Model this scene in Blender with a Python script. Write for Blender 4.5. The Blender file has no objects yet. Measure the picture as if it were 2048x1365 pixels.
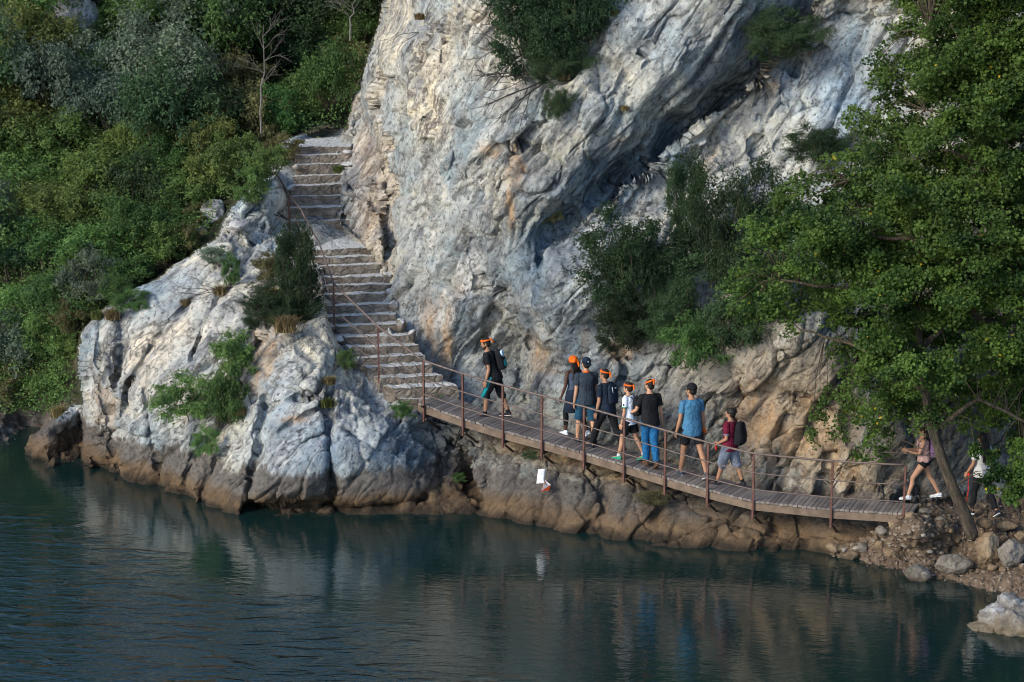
import bpy, math, random
import numpy as np
from mathutils import Vector, Matrix
PI = math.pi
R = math.radians
# ------------------------------------------------------------------ camera
CAM_H = 14.0; PITCH = R(12.0); LENS = 75.0
FPX = LENS / 36.0 * 2048.0
sc = bpy.context.scene
cd = bpy.data.cameras.new('camera'); cam = bpy.data.objects.new('camera', cd)
sc.collection.objects.link(cam); sc.camera = cam
cd.lens = LENS; cd.sensor_width = 36; cd.clip_start = 0.5; cd.clip_end = 600
cam.location = (0, 0, CAM_H); cam.rotation_euler = (PI/2 - PITCH, 0, 0)
# ------------------------------------------------------------------ light
SUN_DIR = Vector((-0.72, -0.56, 0.44)).normalized()      # towards the sun
w = bpy.data.worlds.new('World'); sc.world = w; w.use_nodes = True
nt = w.node_tree; bgn = nt.nodes['Background']
sky = nt.nodes.new('ShaderNodeTexSky'); sky.sky_type = 'NISHITA'; sky.sun_disc = False
sky.sun_elevation = math.asin(SUN_DIR.z); sky.sun_rotation = math.atan2(SUN_DIR.x, SUN_DIR.y)
sky.air_density = 1.0; sky.dust_density = 0.6; sky.ozone_density = 3.5
nt.links.new(sky.outputs[0], bgn.inputs[0]); bgn.inputs[1].default_value = 0.145
sl = bpy.data.lights.new('sun', 'SUN'); sl.energy = 2.0; sl.angle = R(22); sl.color = (1.0, 0.91, 0.72)
so = bpy.data.objects.new('sun', sl); sc.collection.objects.link(so)
so.rotation_euler = SUN_DIR.to_track_quat('Z', 'Y').to_euler(); so.location = (-40, -20, 50)
sc.view_settings.view_transform = 'Standard'; sc.view_settings.look = 'None'
sc.view_settings.exposure = 0.88; sc.view_settings.gamma = 1.0
try:
    sc.cycles.filter_width = 1.05; sc.cycles.max_bounces = 6; sc.cycles.transparent_max_bounces = 8
except Exception: pass
C = sc.collection
# ------------------------------------------------------------------ pixel <-> world (pixels of the 2048 x 1365 frame)
CP, SP = math.cos(PITCH), math.sin(PITCH)
def ray(px, py):
    px = np.asarray(px, float); py = np.asarray(py, float)
    x = (px - 1024) / FPX; v = -(py - 682.5) / FPX
    return x, CP + v*SP, -SP + v*CP
def at(px, py, Y):
    x, y, z = ray(px, py); Y = np.asarray(Y, float)
    return np.stack([x/y*Y, Y + 0*x, CAM_H + z/y*Y], -1)
def pt(px, py, Y): return Vector(at(px, py, Y).tolist())
def yw(px, py, z=0.0):                    # depth at which that ray meets height z
    x, y, zz = ray(px, py); return (z - CAM_H) / zz * y
# ------------------------------------------------------------------ object helpers
def props(o, label=None, cat=None, group=None, kind=None):
    if label: o['label'] = label
    if cat: o['category'] = cat
    if group: o['group'] = group
    if kind: o['kind'] = kind
    return o
def empty(name, loc, label, cat, group=None, rz=0.0):
    o = bpy.data.objects.new(name, None); C.objects.link(o); o.location = loc; o.rotation_euler = (0, 0, rz)
    o.empty_display_size = 0.2
    return props(o, label, cat, group)
def mesh_np(name, V, F, smooth=True):
    """V (n,3); F (m,4) or (m,3) int array"""
    V = np.ascontiguousarray(V, np.float32); F = np.ascontiguousarray(F, np.int32)
    m = bpy.data.meshes.new(name); n, k = F.shape
    m.vertices.add(len(V)); m.vertices.foreach_set('co', V.ravel())
    m.loops.add(n*k); m.loops.foreach_set('vertex_index', F.ravel())
    m.polygons.add(n); m.polygons.foreach_set('loop_start', np.arange(0, n*k, k, dtype=np.int32))
    m.polygons.foreach_set('loop_total', np.full(n, k, np.int32))
    m.polygons.foreach_set('use_smooth', np.full(n, smooth))
    m.update(calc_edges=True)
    return m
def link(name, m, mat=None, parent=None):
    o = bpy.data.objects.new(name, m); C.objects.link(o)
    if mat is not None:
        m.materials.clear(); m.materials.append(mat)
    if parent is not None: o.parent = parent
    return o
class MB:
    """collects shapes, builds one mesh object"""
    def __init__(s): s.v = []; s.f = []
    def add(s, V, F):
        b = len(s.v); s.v += [tuple(p) for p in V]; s.f += [tuple(b+i for i in f) for f in F]
    def box(s, c, h, M=None):
        c = Vector(c); P = []
        for dx in (-1, 1):
            for dy in (-1, 1):
                for dz in (-1, 1):
                    d = Vector((dx*h[0], dy*h[1], dz*h[2]))
                    if M: d = M @ d
                    P.append(c + d)
        s.add(P, [(0,1,3,2),(4,6,7,5),(0,4,5,1),(2,3,7,6),(0,2,6,4),(1,5,7,3)])
    def hexa(s, P):      # 8 corner points in box order above
        s.add(P, [(0,1,3,2),(4,6,7,5),(0,4,5,1),(2,3,7,6),(0,2,6,4),(1,5,7,3)])
    def tube(s, pts, rad, n=8, cap=True, squash=None):
        pts = [Vector(p) for p in pts]
        if not hasattr(rad, '__len__'): rad = [rad]*len(pts)
        up = None; rings = []; V = []
        for i, p in enumerate(pts):
            t = (pts[min(i+1, len(pts)-1)] - pts[max(i-1, 0)])
            if t.length < 1e-9: t = Vector((0,0,1))
            t.normalize()
            if up is None:
                a = Vector((0,0,1)) if abs(t.z) < .9 else Vector((1,0,0))
                up = t.cross(a).normalized()
            up = (up - t*up.dot(t)).normalized(); bi = t.cross(up)
            for k in range(n):
                a = 2*PI*k/n
                V.append(p + up*math.cos(a)*rad[i] + bi*math.sin(a)*rad[i]*(squash or 1))
        F = []
        for i in range(len(pts)-1):
            for k in range(n):
                F.append((i*n+k, i*n+(k+1)%n, (i+1)*n+(k+1)%n, (i+1)*n+k))
        if cap:
            F.append(tuple(range(n-1, -1, -1))); F.append(tuple((len(pts)-1)*n+k for k in range(n)))
        s.add(V, F)
    def capsule(s, p0, p1, r0, r1=None, n=14):
        r1 = r0 if r1 is None else r1
        p0 = Vector(p0); p1 = Vector(p1); t = (p1-p0)
        L = t.length
        if L < 1e-6: t = Vector((0,0,1))
        else: t.normalize()
        P = []; Q = []
        for a in (82, 60, 35, 12): P.append(p0 - t*r0*math.sin(R(a))); Q.append(r0*math.cos(R(a)))
        for a in (-12, 12, 35, 60, 82)[1:]: P.append(p1 + t*r1*math.sin(R(a))); Q.append(r1*math.cos(R(a)))
        s.tube(P, Q, n)
    def ell(s, c, r, M=None, nu=16, nv=10):
        V = []; F = []; c = Vector(c)
        for i in range(nv+1):
            th = PI*(i/nv)*0.98 + PI*0.01
            for k in range(nu):
                a = 2*PI*k/nu
                d = Vector((r[0]*math.sin(th)*math.cos(a), r[1]*math.sin(th)*math.sin(a), r[2]*math.cos(th)))
                V.append(c + (M @ d if M else d))
        for i in range(nv):
            for k in range(nu): F.append((i*nu+k, (i+1)*nu+k, (i+1)*nu+(k+1)%nu, i*nu+(k+1)%nu))
        F.append(tuple(range(nu))); F.append(tuple(nv*nu + k for k in range(nu-1, -1, -1)))
        s.add(V, F)
    def loft(s, rings, n=20, p=2.0, cap=True):
        """rings: (center, xaxis vec*rx, yaxis vec*ry); p superellipse power"""
        V = []; F = []
        for c, ax, ay in rings:
            c = Vector(c); ax = Vector(ax); ay = Vector(ay)
            for k in range(n):
                a = 2*PI*k/n; ca, sa = math.cos(a), math.sin(a)
                x = math.copysign(abs(ca)**(2/p), ca); y = math.copysign(abs(sa)**(2/p), sa)
                V.append(c + ax*x + ay*y)
        for i in range(len(rings)-1):
            for k in range(n): F.append((i*n+k, i*n+(k+1)%n, (i+1)*n+(k+1)%n, (i+1)*n+k))
        if cap:
            F.append(tuple(range(n-1, -1, -1))); F.append(tuple((len(rings)-1)*n+k for k in range(n)))
        s.add(V, F)
    def build(s, name, mat, parent=None, smooth=False, remesh=0, soft=0, bevel=0, sub=0):
        m = bpy.data.meshes.new(name); m.from_pydata(s.v, [], s.f); m.update()
        if smooth or remesh: m.polygons.foreach_set('use_smooth', [True]*len(m.polygons))
        o = link(name, m, mat, parent)
        if remesh:
            q = o.modifiers.new('remesh', 'REMESH'); q.mode = 'VOXEL'; q.voxel_size = remesh; q.use_smooth_shade = True
        if soft:
            q = o.modifiers.new('smooth', 'SMOOTH'); q.factor = 0.5; q.iterations = soft
        if bevel:
            q = o.modifiers.new('bevel', 'BEVEL'); q.width = bevel; q.segments = 2; q.limit_method = 'ANGLE'
        if sub:
            q = o.modifiers.new('sub', 'SUBSURF'); q.levels = sub; q.render_levels = sub
        return o
# ------------------------------------------------------------------ noise
def _h(ix, iy, iz, s):
    h = (ix.astype(np.uint32)*np.uint32(374761393) + iy.astype(np.uint32)*np.uint32(668265263)
         + iz.astype(np.uint32)*np.uint32(2147483647) + np.uint32((s*974634777) & 0xffffffff))
    h = (h ^ (h >> np.uint32(13))) * np.uint32(1274126177)
    h = (h ^ (h >> np.uint32(16))) * np.uint32(2246822519)
    return h ^ (h >> np.uint32(13))
def pn(P, seed=0):
    """gradient noise, about -1..1"""
    P = np.asarray(P, np.float32); i = np.floor(P).astype(np.int32); f = P - i
    u = f*f*f*(f*(f*6-15)+10); out = 0
    for a in (0, 1):
        for b in (0, 1):
            for c in (0, 1):
                h = _h(i[..., 0]+a, i[..., 1]+b, i[..., 2]+c, seed)
                gx = (h & 1023)/511.5-1; gy = ((h >> np.uint32(10)) & 1023)/511.5-1; gz = ((h >> np.uint32(20)) & 1023)/511.5-1
                d = gx*(f[..., 0]-a) + gy*(f[..., 1]-b) + gz*(f[..., 2]-c)
                wx = u[..., 0] if a else 1-u[..., 0]; wy = u[..., 1] if b else 1-u[..., 1]; wz = u[..., 2] if c else 1-u[..., 2]
                out = out + d*wx*wy*wz
    return (out*1.3).astype(np.float32)
def fbm(P, o=4, seed=0, g=.5, lac=2.03):
    s = 0; a = 1.0; t = 0
    for k in range(o):
        s = s + a*pn(P*(lac**k), seed+k*7); t += a; a *= g
    return s/t
def ridge(P, o=4, seed=0, g=.5, lac=2.1):
    s = 0; a = 1.0; t = 0
    for k in range(o):
        n = 1-np.abs(pn(P*(lac**k), seed+k*5)); s = s + a*n*n; t += a; a *= g
    return s/t
def facet(P, seed=0, amp=.5):
    """cells with a random tilted face each: broken rock"""
    P = np.asarray(P, np.float32); i = np.floor(P).astype(np.int32)
    best = np.full(P.shape[:-1], 9e9, np.float32); sec = best.copy(); val = np.zeros_like(best)
    for a in (-1, 0, 1):
        for b in (-1, 0, 1):
            for c in (-1, 0, 1):
                ix, iy, iz = i[..., 0]+a, i[..., 1]+b, i[..., 2]+c
                h = _h(ix, iy, iz, seed)
                dx = P[..., 0] - ix - (h & 1023)/1023.; dy = P[..., 1] - iy - ((h >> np.uint32(10)) & 1023)/1023.
                dz = P[..., 2] - iz - ((h >> np.uint32(20)) & 1023)/1023.
                d = dx*dx+dy*dy+dz*dz
                h2 = _h(ix, iy, iz, seed+91)
                vv = dx*((h2 & 1023)/511.5-1) + dy*(((h2 >> np.uint32(10)) & 1023)/511.5-1) + dz*(((h2 >> np.uint32(20)) & 1023)/511.5-1)
                vv = vv + .4*((h2 & 255)/127.5-1)
                m = d < best
                sec = np.where(m, best, np.minimum(sec, d)); val = np.where(m, vv, val); best = np.where(m, d, best)
    edge = np.sqrt(sec) - np.sqrt(best)
    return val, edge
# ------------------------------------------------------------------ material helpers
def newmat(name):
    m = bpy.data.materials.new(name); m.use_nodes = True
    return m, m.node_tree, m.node_tree.nodes['Principled BSDF']
class N:
    def __init__(s, nt): s.t = nt
    def __call__(s, typ, **k):
        n = s.t.nodes.new('ShaderNode'+typ)
        for a, b in k.items():
            if a.startswith('i_'):
                key = a[2:]; key = int(key) if key.isdigit() else key.replace('_', ' ')
                if isinstance(b, bpy.types.NodeSocket): s.t.links.new(b, n.inputs[key])
                else: n.inputs[key].default_value = b
            else: setattr(n, a, b)
        return n
    def link(s, a, b): s.t.links.new(a, b)
    def ramp(s, fac, stops, interp='LINEAR'):
        n = s.t.nodes.new('ShaderNodeValToRGB'); n.color_ramp.interpolation = interp
        e = n.color_ramp.elements
        while len(e) < len(stops): e.new(0.5)
        for q, (p, c) in zip(e, stops):
            q.position = p; q.color = (c, c, c, 1) if not hasattr(c, '__len__') else (*c, 1)
        s.t.links.new(fac, n.inputs[0]); return n.outputs[0]
    def mix(s, fac, a, b, mode='MIX'):
        n = s.t.nodes.new('ShaderNodeMix'); n.data_type = 'RGBA'; n.blend_type = mode; n.clamp_factor = True
        for key, x in ((0, fac), (6, a), (7, b)):
            if isinstance(x, bpy.types.NodeSocket): s.t.links.new(x, n.inputs[key])
            else: n.inputs[key].default_value = x if key == 0 else (*x, 1)
        return n.outputs[2]
    def noise(s, vec, scale, detail=4, rough=.55, dist=0):
        n = s.t.nodes.new('ShaderNodeTexNoise'); n.inputs['Scale'].default_value = scale
        n.inputs['Detail'].default_value = detail; n.inputs['Roughness'].default_value = rough; n.inputs['Distortion'].default_value = dist
        s.t.links.new(vec, n.inputs['Vector']); return n.outputs['Fac']
    def mapv(s, vec, scale=(1,1,1), rot=(0,0,0)):
        if any(rot):          # turn first, then stretch
            q = s.t.nodes.new('ShaderNodeMapping'); q.inputs['Rotation'].default_value = rot; s.t.links.new(vec, q.inputs['Vector']); vec = q.outputs[0]; rot = (0, 0, 0)
        n = s.t.nodes.new('ShaderNodeMapping'); n.inputs['Scale'].default_value = scale; n.inputs['Rotation'].default_value = rot
        s.t.links.new(vec, n.inputs['Vector']); return n.outputs[0]
    def math(s, op, a, b=0.0, c=None):
        n = s.t.nodes.new('ShaderNodeMath'); n.operation = op
        for i, x in enumerate((a, b) if c is None else (a, b, c)):
            if isinstance(x, bpy.types.NodeSocket): s.t.links.new(x, n.inputs[i])
            else: n.inputs[i].default_value = x
        return n.outputs[0]
    def bump(s, h, strength, dist, normal=None):
        n = s.t.nodes.new('ShaderNodeBump'); n.inputs['Strength'].default_value = strength; n.inputs['Distance'].default_value = dist
        s.t.links.new(h, n.inputs['Height'])
        if normal is not None: s.t.links.new(normal, n.inputs['Normal'])
        return n.outputs[0]
def simple(name, col, rough=.7, var=.15, scale=12, metal=0, bump=.2, bd=.004, spec=.3, sheen=0):
    m, nt, b = newmat(name); n = N(nt)
    co = n('TexCoord').outputs['Object']
    f = n.noise(co, scale, 5)
    a = tuple(c*(1-var) for c in col); d = tuple(min(1, c*(1+var)) for c in col)
    nt.links.new(n.ramp(f, [(.3, a), (.7, d)]), b.inputs['Base Color'])
    b.inputs['Roughness'].default_value = rough; b.inputs['Metallic'].default_value = metal
    b.inputs['Specular IOR Level'].default_value = spec
    if bump: nt.links.new(n.bump(n.noise(co, scale*4, 4), bump, bd), b.inputs['Normal'])
    return m
# ================================================================== ROCK MATERIALS
def rock_material(name, wet=True, light=1.0, warm=0.0):
    m, nt, b = newmat(name); n = N(nt)
    geo = n('NewGeometry').outputs['Position']
    big = n.noise(geo, .32, 5, .6, .3)
    med = n.noise(geo, 1.7, 8, .68, .4)
    fine = n.noise(geo, 9, 8, .72)
    streak = n.noise(n.mapv(geo, (2.0, 2.0, .20), (0, R(-10), 0)), 1.0, 7, .62, .4)
    diag = n.noise(n.mapv(geo, (1.25, 1.25, .16), (0, R(-36), 0)), 1.4, 8, .66, .25)
    L = light
    c1 = n.ramp(big, [(.38, (.31*L, .41*L, .47*L)), (.48, (.55*L, .585*L, .57*L)), (.58, (.76*L, .70*L, .56*L))])
    c2 = n.mix(n.ramp(med, [(.42, 0), (.62, .5)]), c1, (.19*L, .185*L, .19*L))
    c2 = n.mix(n.ramp(med, [(.30, .75), (.42, 0)]), c2, (.78*L, .77*L, .75*L))
    c3 = n.mix(n.ramp(streak, [(.53, 0), (.66, .55)]), c2, (.14, .16, .20))
    c3 = n.mix(n.ramp(diag, [(.54, 0), (.65, .62)]), c3, (.14, .16, .20))
    c3 = n.mix(n.ramp(diag, [(.34, .6), (.44, 0)]), c3, (.78, .75, .70))
    c4 = n.mix(n.ramp(fine, [(.38, .85), (.47, 0)]), c3, (.075, .075, .080))
    c4 = n.mix(n.ramp(n.noise(geo, 3.1, 6, .7), [(.60, 0), (.72, .35)]), c4, (.32, .205, .115))
    for sc_, th, st_, off in ((.55, .010, .85, 0), (1.3, .011, .7, 7), (3.0, .015, .5, 13)):      # fissures along the bedding
        iso = n.math('ABSOLUTE', n.math('SUBTRACT', n.noise(n.mapv(n.mapv(geo, (1, 1, 1), (0, R(-36), 0)), (1.0, 1.0, .30)), sc_, 7, .62, .3), .5))
        gate = n.ramp(n.noise(geo, sc_*.9, 3), [(.42, 0), (.56, st_)])
        c4 = n.mix(n.math('MULTIPLY', gate, n.ramp(iso, [(0, 1), (th, .7), (th*2.2, 0)])), c4, (.05, .048, .050))
    spk = n.noise(geo, 26, 5, .75)
    c4 = n.mix(n.ramp(spk, [(.31, .45), (.43, 0)]), c4, (.07, .07, .07))
    c4 = n.mix(n.ramp(spk, [(.55, 0), (.66, .35)]), c4, (.70, .68, .65))
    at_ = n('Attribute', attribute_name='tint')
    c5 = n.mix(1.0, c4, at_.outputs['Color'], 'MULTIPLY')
    st = n('Attribute', attribute_name='stain')
    sfac = n.math('MULTIPLY', st.outputs['Fac'], n.ramp(n.noise(n.mapv(geo, (3, 3, 1.1)), 1.0, 7, .7), [(.36, .15), (.58, 1)]))
    c5 = n.mix(sfac, c5, n.ramp(fine, [(.35, (.30, .15, .06)), (.62, (.62, .42, .24))]))
    if wet:
        sep = n('SeparateXYZ', i_0=geo).outputs['Z']
        z = n.math('ADD', sep, n.math('MULTIPLY', n.math('SUBTRACT', n.noise(geo, 1.4, 5), .5), .55))
        zf = n.math('DIVIDE', z, 1.6)
        z2 = n.math('DIVIDE', n.math('ADD', sep, n.math('MULTIPLY', n.math('SUBTRACT', n.noise(n.mapv(geo, (2.2, 2.2, .5)), 1.2, 7, .7), .5), 1.1)), 1.6)
        c5 = n.mix(n.ramp(z2, [(.56, .92), (.66, 0)]), c5, n.ramp(fine, [(.35, (.065, .055, .048)), (.65, (.17, .145, .125))]))
        c5 = n.mix(n.ramp(zf, [(.18, .92), (.28, .55), (.36, 0)]), c5, n.ramp(med, [(.35, (.08, .05, .028)), (.65, (.21, .135, .075))]))
        c5 = n.mix(n.ramp(zf, [(.03, .95), (.13, 0)]), c5, (.035, .026, .018))
    nt.links.new(c5, b.inputs['Base Color']); b.inputs['Roughness'].default_value = .88
    b.inputs['Specular IOR Level'].default_value = .25
    vor = n('TexVoronoi', feature='DISTANCE_TO_EDGE', i_Scale=2.3, i_Vector=n.mapv(geo, (1.3, 1.3, .7), (0, R(-35), 0)))
    crack = n.ramp(vor.outputs['Distance'], [(0, 0), (.09, 1)])
    bb = n.bump(med, .5, .12)
    bb = n.bump(fine, .8, .05, bb)
    bb = n.bump(n.noise(n.mapv(geo, (1.6, 1.6, .8), (0, R(-30), 0)), 5.0, 8, .75), .6, .07, bb)
    bb = n.bump(n.noise(geo, 38, 6, .7), .5, .010, bb)
    bb = n.bump(n.noise(n.mapv(geo, (2.2, 2.2, .30), (0, R(-37), 0)), 1.7, 8, .68), .8, .15, bb)
    nt.links.new(bb, b.inputs['Normal'])
    return m
M_ROCK = rock_material('cliff_limestone', light=.90)
M_OUT = rock_material('outcrop_limestone', light=1.02)
def dirt_material():
    m, nt, b = newmat('gravel_and_dirt'); n = N(nt)
    geo = n('NewGeometry').outputs['Position']
    v = n('TexVoronoi', i_Scale=9.0, i_Vector=geo)
    base = n.ramp(n.noise(geo, 1.1, 6, .6), [(.35, (.075, .048, .030)), (.65, (.16, .11, .075))])
    peb = n.mix(n.ramp(v.outputs['Distance'], [(.25, .8), (.5, 0)]), base, n.ramp(n('SeparateColor', i_0=v.outputs['Color']).outputs[0], [(.1, (.10, .07, .05)), (.9, (.30, .245, .195))]))
    nt.links.new(peb, b.inputs['Base Color']); b.inputs['Roughness'].default_value = .9
    bb = n.bump(n.ramp(v.outputs['Distance'], [(0, 1), (.5, 0)]), .9, .05)
    nt.links.new(n.bump(n.noise(geo, 14, 6, .7), .8, .03, bb), b.inputs['Normal'])
    return m
M_DIRT = dirt_material()
def hill_material():
    m, nt, b = newmat('hillside_soil'); n = N(nt)
    geo = n('NewGeometry').outputs['Position']
    c = n.ramp(n.noise(geo, .9, 7, .65), [(.38, (.028, .035, .014)), (.55, (.05, .055, .022)), (.66, (.13, .10, .06)), (.8, (.34, .33, .31))])
    sep = n('SeparateXYZ', i_0=geo).outputs['Z']
    c = n.mix(n.ramp(n.math('DIVIDE', sep, 1.6), [(.3, 1), (.7, 0)]), c, n.ramp(n.noise(geo, 3, 6, .7), [(.35, (.06, .045, .035)), (.65, (.27, .23, .20))]))
    nt.links.new(c, b.inputs['Base Color']); b.inputs['Roughness'].default_value = .95
    nt.links.new(n.bump(n.noise(geo, 5, 7, .7), 1, .2), b.inputs['Normal'])
    return m
M_HILL = hill_material()
# ================================================================== TERRAIN: one relief, cut into named pieces
def axis(a, b, lo, hi, fine, coarse):
    return np.concatenate([np.arange(a, lo, coarse), np.arange(lo, hi, fine), np.arange(hi, b+coarse, coarse)])
GX = axis(-520, 2640, -20, 2070, 2.5, 20); GY = axis(-620, 1420, -20, 1230, 2.3, 20)
PX, PY = np.meshgrid(GX, GY)
def rbf(pts, eps=60.0):
    A = np.array([(p[0], p[1]) for p in pts], float); v = np.array([p[2] for p in pts], float)
    D = np.sqrt(((A[:, None]-A[None])**2).sum(-1) + eps**2)
    n = len(A); Q = np.zeros((n+3, n+3)); Q[:n, :n] = D + np.eye(n)*2.0
    Q[:n, n] = 1; Q[:n, n+1:] = A/1000; Q[n, :n] = 1; Q[n+1:, :n] = (A/1000).T
    s = np.linalg.solve(Q, np.concatenate([v, [0, 0, 0]]))
    def f(X, Y):
        out = s[n] + s[n+1]*X/1000 + s[n+2]*Y/1000
        for k in range(n): out = out + s[k]*np.sqrt((X-A[k, 0])**2 + (Y-A[k, 1])**2 + eps**2)
        return out
    return f
def dist_poly(X, Y, poly, closed=False):
    d = np.full(X.shape, 1e9); P = list(poly) + ([poly[0]] if closed else [])
    for (x0, y0), (x1, y1) in zip(P[:-1], P[1:]):
        dx, dy = x1-x0, y1-y0; L = dx*dx+dy*dy + 1e-9
        t = np.clip(((X-x0)*dx + (Y-y0)*dy)/L, 0, 1)
        d = np.minimum(d, np.hypot(X-x0-t*dx, Y-y0-t*dy))
    return d
def inside(X, Y, poly):
    r = np.zeros(X.shape, bool); n = len(poly)
    for i in range(n):
        x0, y0 = poly[i]; x1, y1 = poly[(i+1) % n]
        if y0 == y1: continue
        c = ((y0 > Y) != (y1 > Y)) & (X < (x1-x0)*(Y-y0)/(y1-y0) + x0); r ^= c
    return r
def sdf(X, Y, poly):           # positive inside
    return np.where(inside(X, Y, poly), 1, -1)*dist_poly(X, Y, poly, True)
def sstep(a, b, x):
    t = np.clip((x-a)/(b-a), 0, 1); return t*t*(3-2*t)
WL = [(-520, 850), (0, 880), (60, 910), (160, 930), (230, 955), (330, 985), (400, 1010), (500, 1035), (620, 1028), (760, 1030), (900, 1032), (960, 1036),
      (1050, 1050), (1160, 1070), (1200, 1080), (1300, 1090), (1420, 1098), (1500, 1105), (1640, 1108), (1700, 1118), (1750, 1130), (1830, 1150), (1900, 1162),
      (1960, 1178), (2010, 1196), (2048, 1215), (2300, 1300), (2640, 1400)]
def wl(px): return np.interp(px, [a for a, b in WL], [b for a, b in WL])
def W(px, dy=0): y = float(wl(px)); return (px, y+dy, float(yw(px, y)) - dy*.006)
# edge of the boardwalk (px, py, Y) along its front top edge
DECK = [(835, 805, 48.10), (849, 810, 48.0), (927, 837, 47.55), (1007, 861, 47.1), (1085, 882, 46.65), (1169, 905, 46.2), (1249, 929, 45.7), (1331, 954, 45.25),
        (1416, 979, 44.75), (1507, 1002, 44.25), (1663, 1018, 43.65), (1808, 1027, 43.10), (1826, 1027.5, 43.03)]
# nosing of every step (left px, right px, py, Y)
NOSE = [(793, 890, 776, 48.75), (763, 861, 756, 49.05), (744, 839, 735, 49.35), (718, 822, 716, 49.65), (706, 807, 695, 49.95), (686, 798, 674, 50.25),
        (664, 778, 652, 50.55), (655, 767, 633, 50.85), (652, 762, 613, 51.15), (650, 759, 591, 51.45), (648, 754, 573, 51.75), (645, 750, 555, 52.05),
        (640, 748, 534, 52.35), (635, 743, 516, 52.65), (630, 736, 499, 52.95),
        (584, 680, 443, 54.9), (577, 678, 416, 55.2), (579, 674, 394, 55.5), (590, 671, 373, 55.8), (596, 668, 354, 56.15), (600, 672, 330, 56.45),
        (600, 674, 312, 56.75), (596, 675, 295, 57.05)]
HILLP = [W(-520), W(-250), W(0), (60, 868, 54.6), (-520, 500, 61), (0, 700, 56.5), (0, 400, 60.5), (0, 0, 66), (-520, 0, 68), (-520, -600, 80), (400, 0, 67), (700, 0, 66.5), (600, 250, 61.5), (690, 250, 60.5),
         (400, 400, 58), (450, 300, 60), (300, 550, 56), (200, 600, 55), (100, 760, 55), (150, 835, 53.6), (0, -600, 76), (400, -600, 77), (760, -600, 76), (550, 340, 57.8), (620, 275, 58.6),
         (520, 400, 56.5), W(60, 60), W(-300, 200)]
LOWP = [W(60), W(100), W(160), W(230), (60, 885, 52.1), (100, 862, 52.2), (165, 815, 52.0), (190, 900, 50.9), (130, 885, 51.6), W(100, 100), W(200, 100)]
OUTP = [W(190), W(330), W(400), W(500), W(620), W(760), W(900), W(960), (160, 700, 51.4), (165, 800, 51.0), (240, 615, 52.0), (330, 560, 52.2), (450, 440, 53.4), (560, 365, 54.2),
        (420, 600, 50.9), (300, 750, 49.9), (400, 850, 48.8), (250, 870, 49.9), (520, 560, 51.5), (600, 640, 49.9), (560, 700, 48.8), (480, 800, 48.5), (500, 900, 47.5), (640, 760, 48.2), (700, 800, 47.9),
        (720, 900, 47.1), (600, 850, 47.4), (600, 960, 46.6), (520, 970, 46.8), (830, 830, 48.4), (820, 930, 47.5), (800, 1000, 46.95), (650, 700, 49.0), (640, 520, 52.6), (600, 460, 54.4), (760, 775, 48.9),
        (700, 730, 49.4), (900, 900, 48.6), (930, 980, 47.9), W(500, 150), W(900, 150), W(190, 150)]
LUMPP = [(700, 230, 58.8), (692, 300, 57.1), (740, 300, 56.0), (688, 400, 55.4), (745, 400, 54.4), (735, 475, 53.6), (765, 540, 52.5), (710, 170, 61), (690, 250, 58.8), (770, 640, 51.5), (700, 440, 54.8)]
SLABP = [(775, 30, 56), (800, 100, 53.8), (745, 200, 55.2), (790, 300, 53.2), (780, 400, 53.0), (790, 500, 52.4), (800, 600, 51.6), (830, 680, 50.9), (870, 740, 50.4), (905, 785, 49.9), (900, 600, 50.3), (900, 300, 50.9),
         (900, 0, 51.8), (1000, 0, 51.2), (1000, 300, 49.7), (1000, 600, 49.5), (980, 820, 49.1), (1050, 450, 49.1), (1045, 700, 49.9), (1060, 800, 48.9),
         (1130, 540, 47.7), (1100, 640, 47.8), (1200, 500, 47.9), (1200, 650, 47.7), (1140, 760, 48.3), (1150, 850, 47.9), (1300, 700, 47.5), (1300, 890, 46.95), (1400, 800, 46.9), (1400, 920, 46.4), (1500, 950, 46.0), (1470, 800, 46.7),
         (1500, 650, 46.3), (1560, 700, 45.6), (1600, 780, 45.9), (1560, 860, 46.2), (1700, 950, 45.1), (1700, 800, 45.6), (1900, 900, 45.6), (1850, 980, 45.2),
         (1300, 0, 49.3), (1200, 150, 49.3), (1420, 40, 48.7), (1100, 300, 49.2), (1180, 260, 48.9), (1300, 150, 48.8), (1250, 250, 49.0), (1500, 0, 48.6), (1120, 400, 48.9),
         (1560, 100, 50.4), (1450, 205, 50.5), (1350, 285, 50.3), (1250, 375, 49.9), (1120, 470, 49.5), (1640, 0, 50.3), (1480, 110, 49.2), (1380, 190, 49.1), (1280, 280, 49.2),
         (1400, 325, 49.9), (1500, 240, 50.1), (1600, 180, 50.0), (1700, 100, 49.8), (1300, 420, 49.4), (1180, 470, 48.9), (1600, 400, 48.7), (1500, 500, 47.9), (1350, 520, 48.4),
         (1900, 500, 47.2), (2048, 300, 47.6), (2300, 600, 46.5), (2100, 900, 45.8), (1800, 0, 49.2), (2048, 0, 49.0), (900, -600, 56), (1400, -600, 52), (2000, -600, 54), (2640, -600, 56), (2640, 900, 45),
         W(960, 0), W(1050), W(1160), W(1300), W(1420), W(1500), W(1640), W(1300, 150), W(1640, 150), W(1000, 150)]
for (a, b_, y) in DECK[1:-1]:
    SLABP.append((a, b_+28, y+.75)); SLABP.append((a+25, b_-20, y+1.55))
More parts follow.
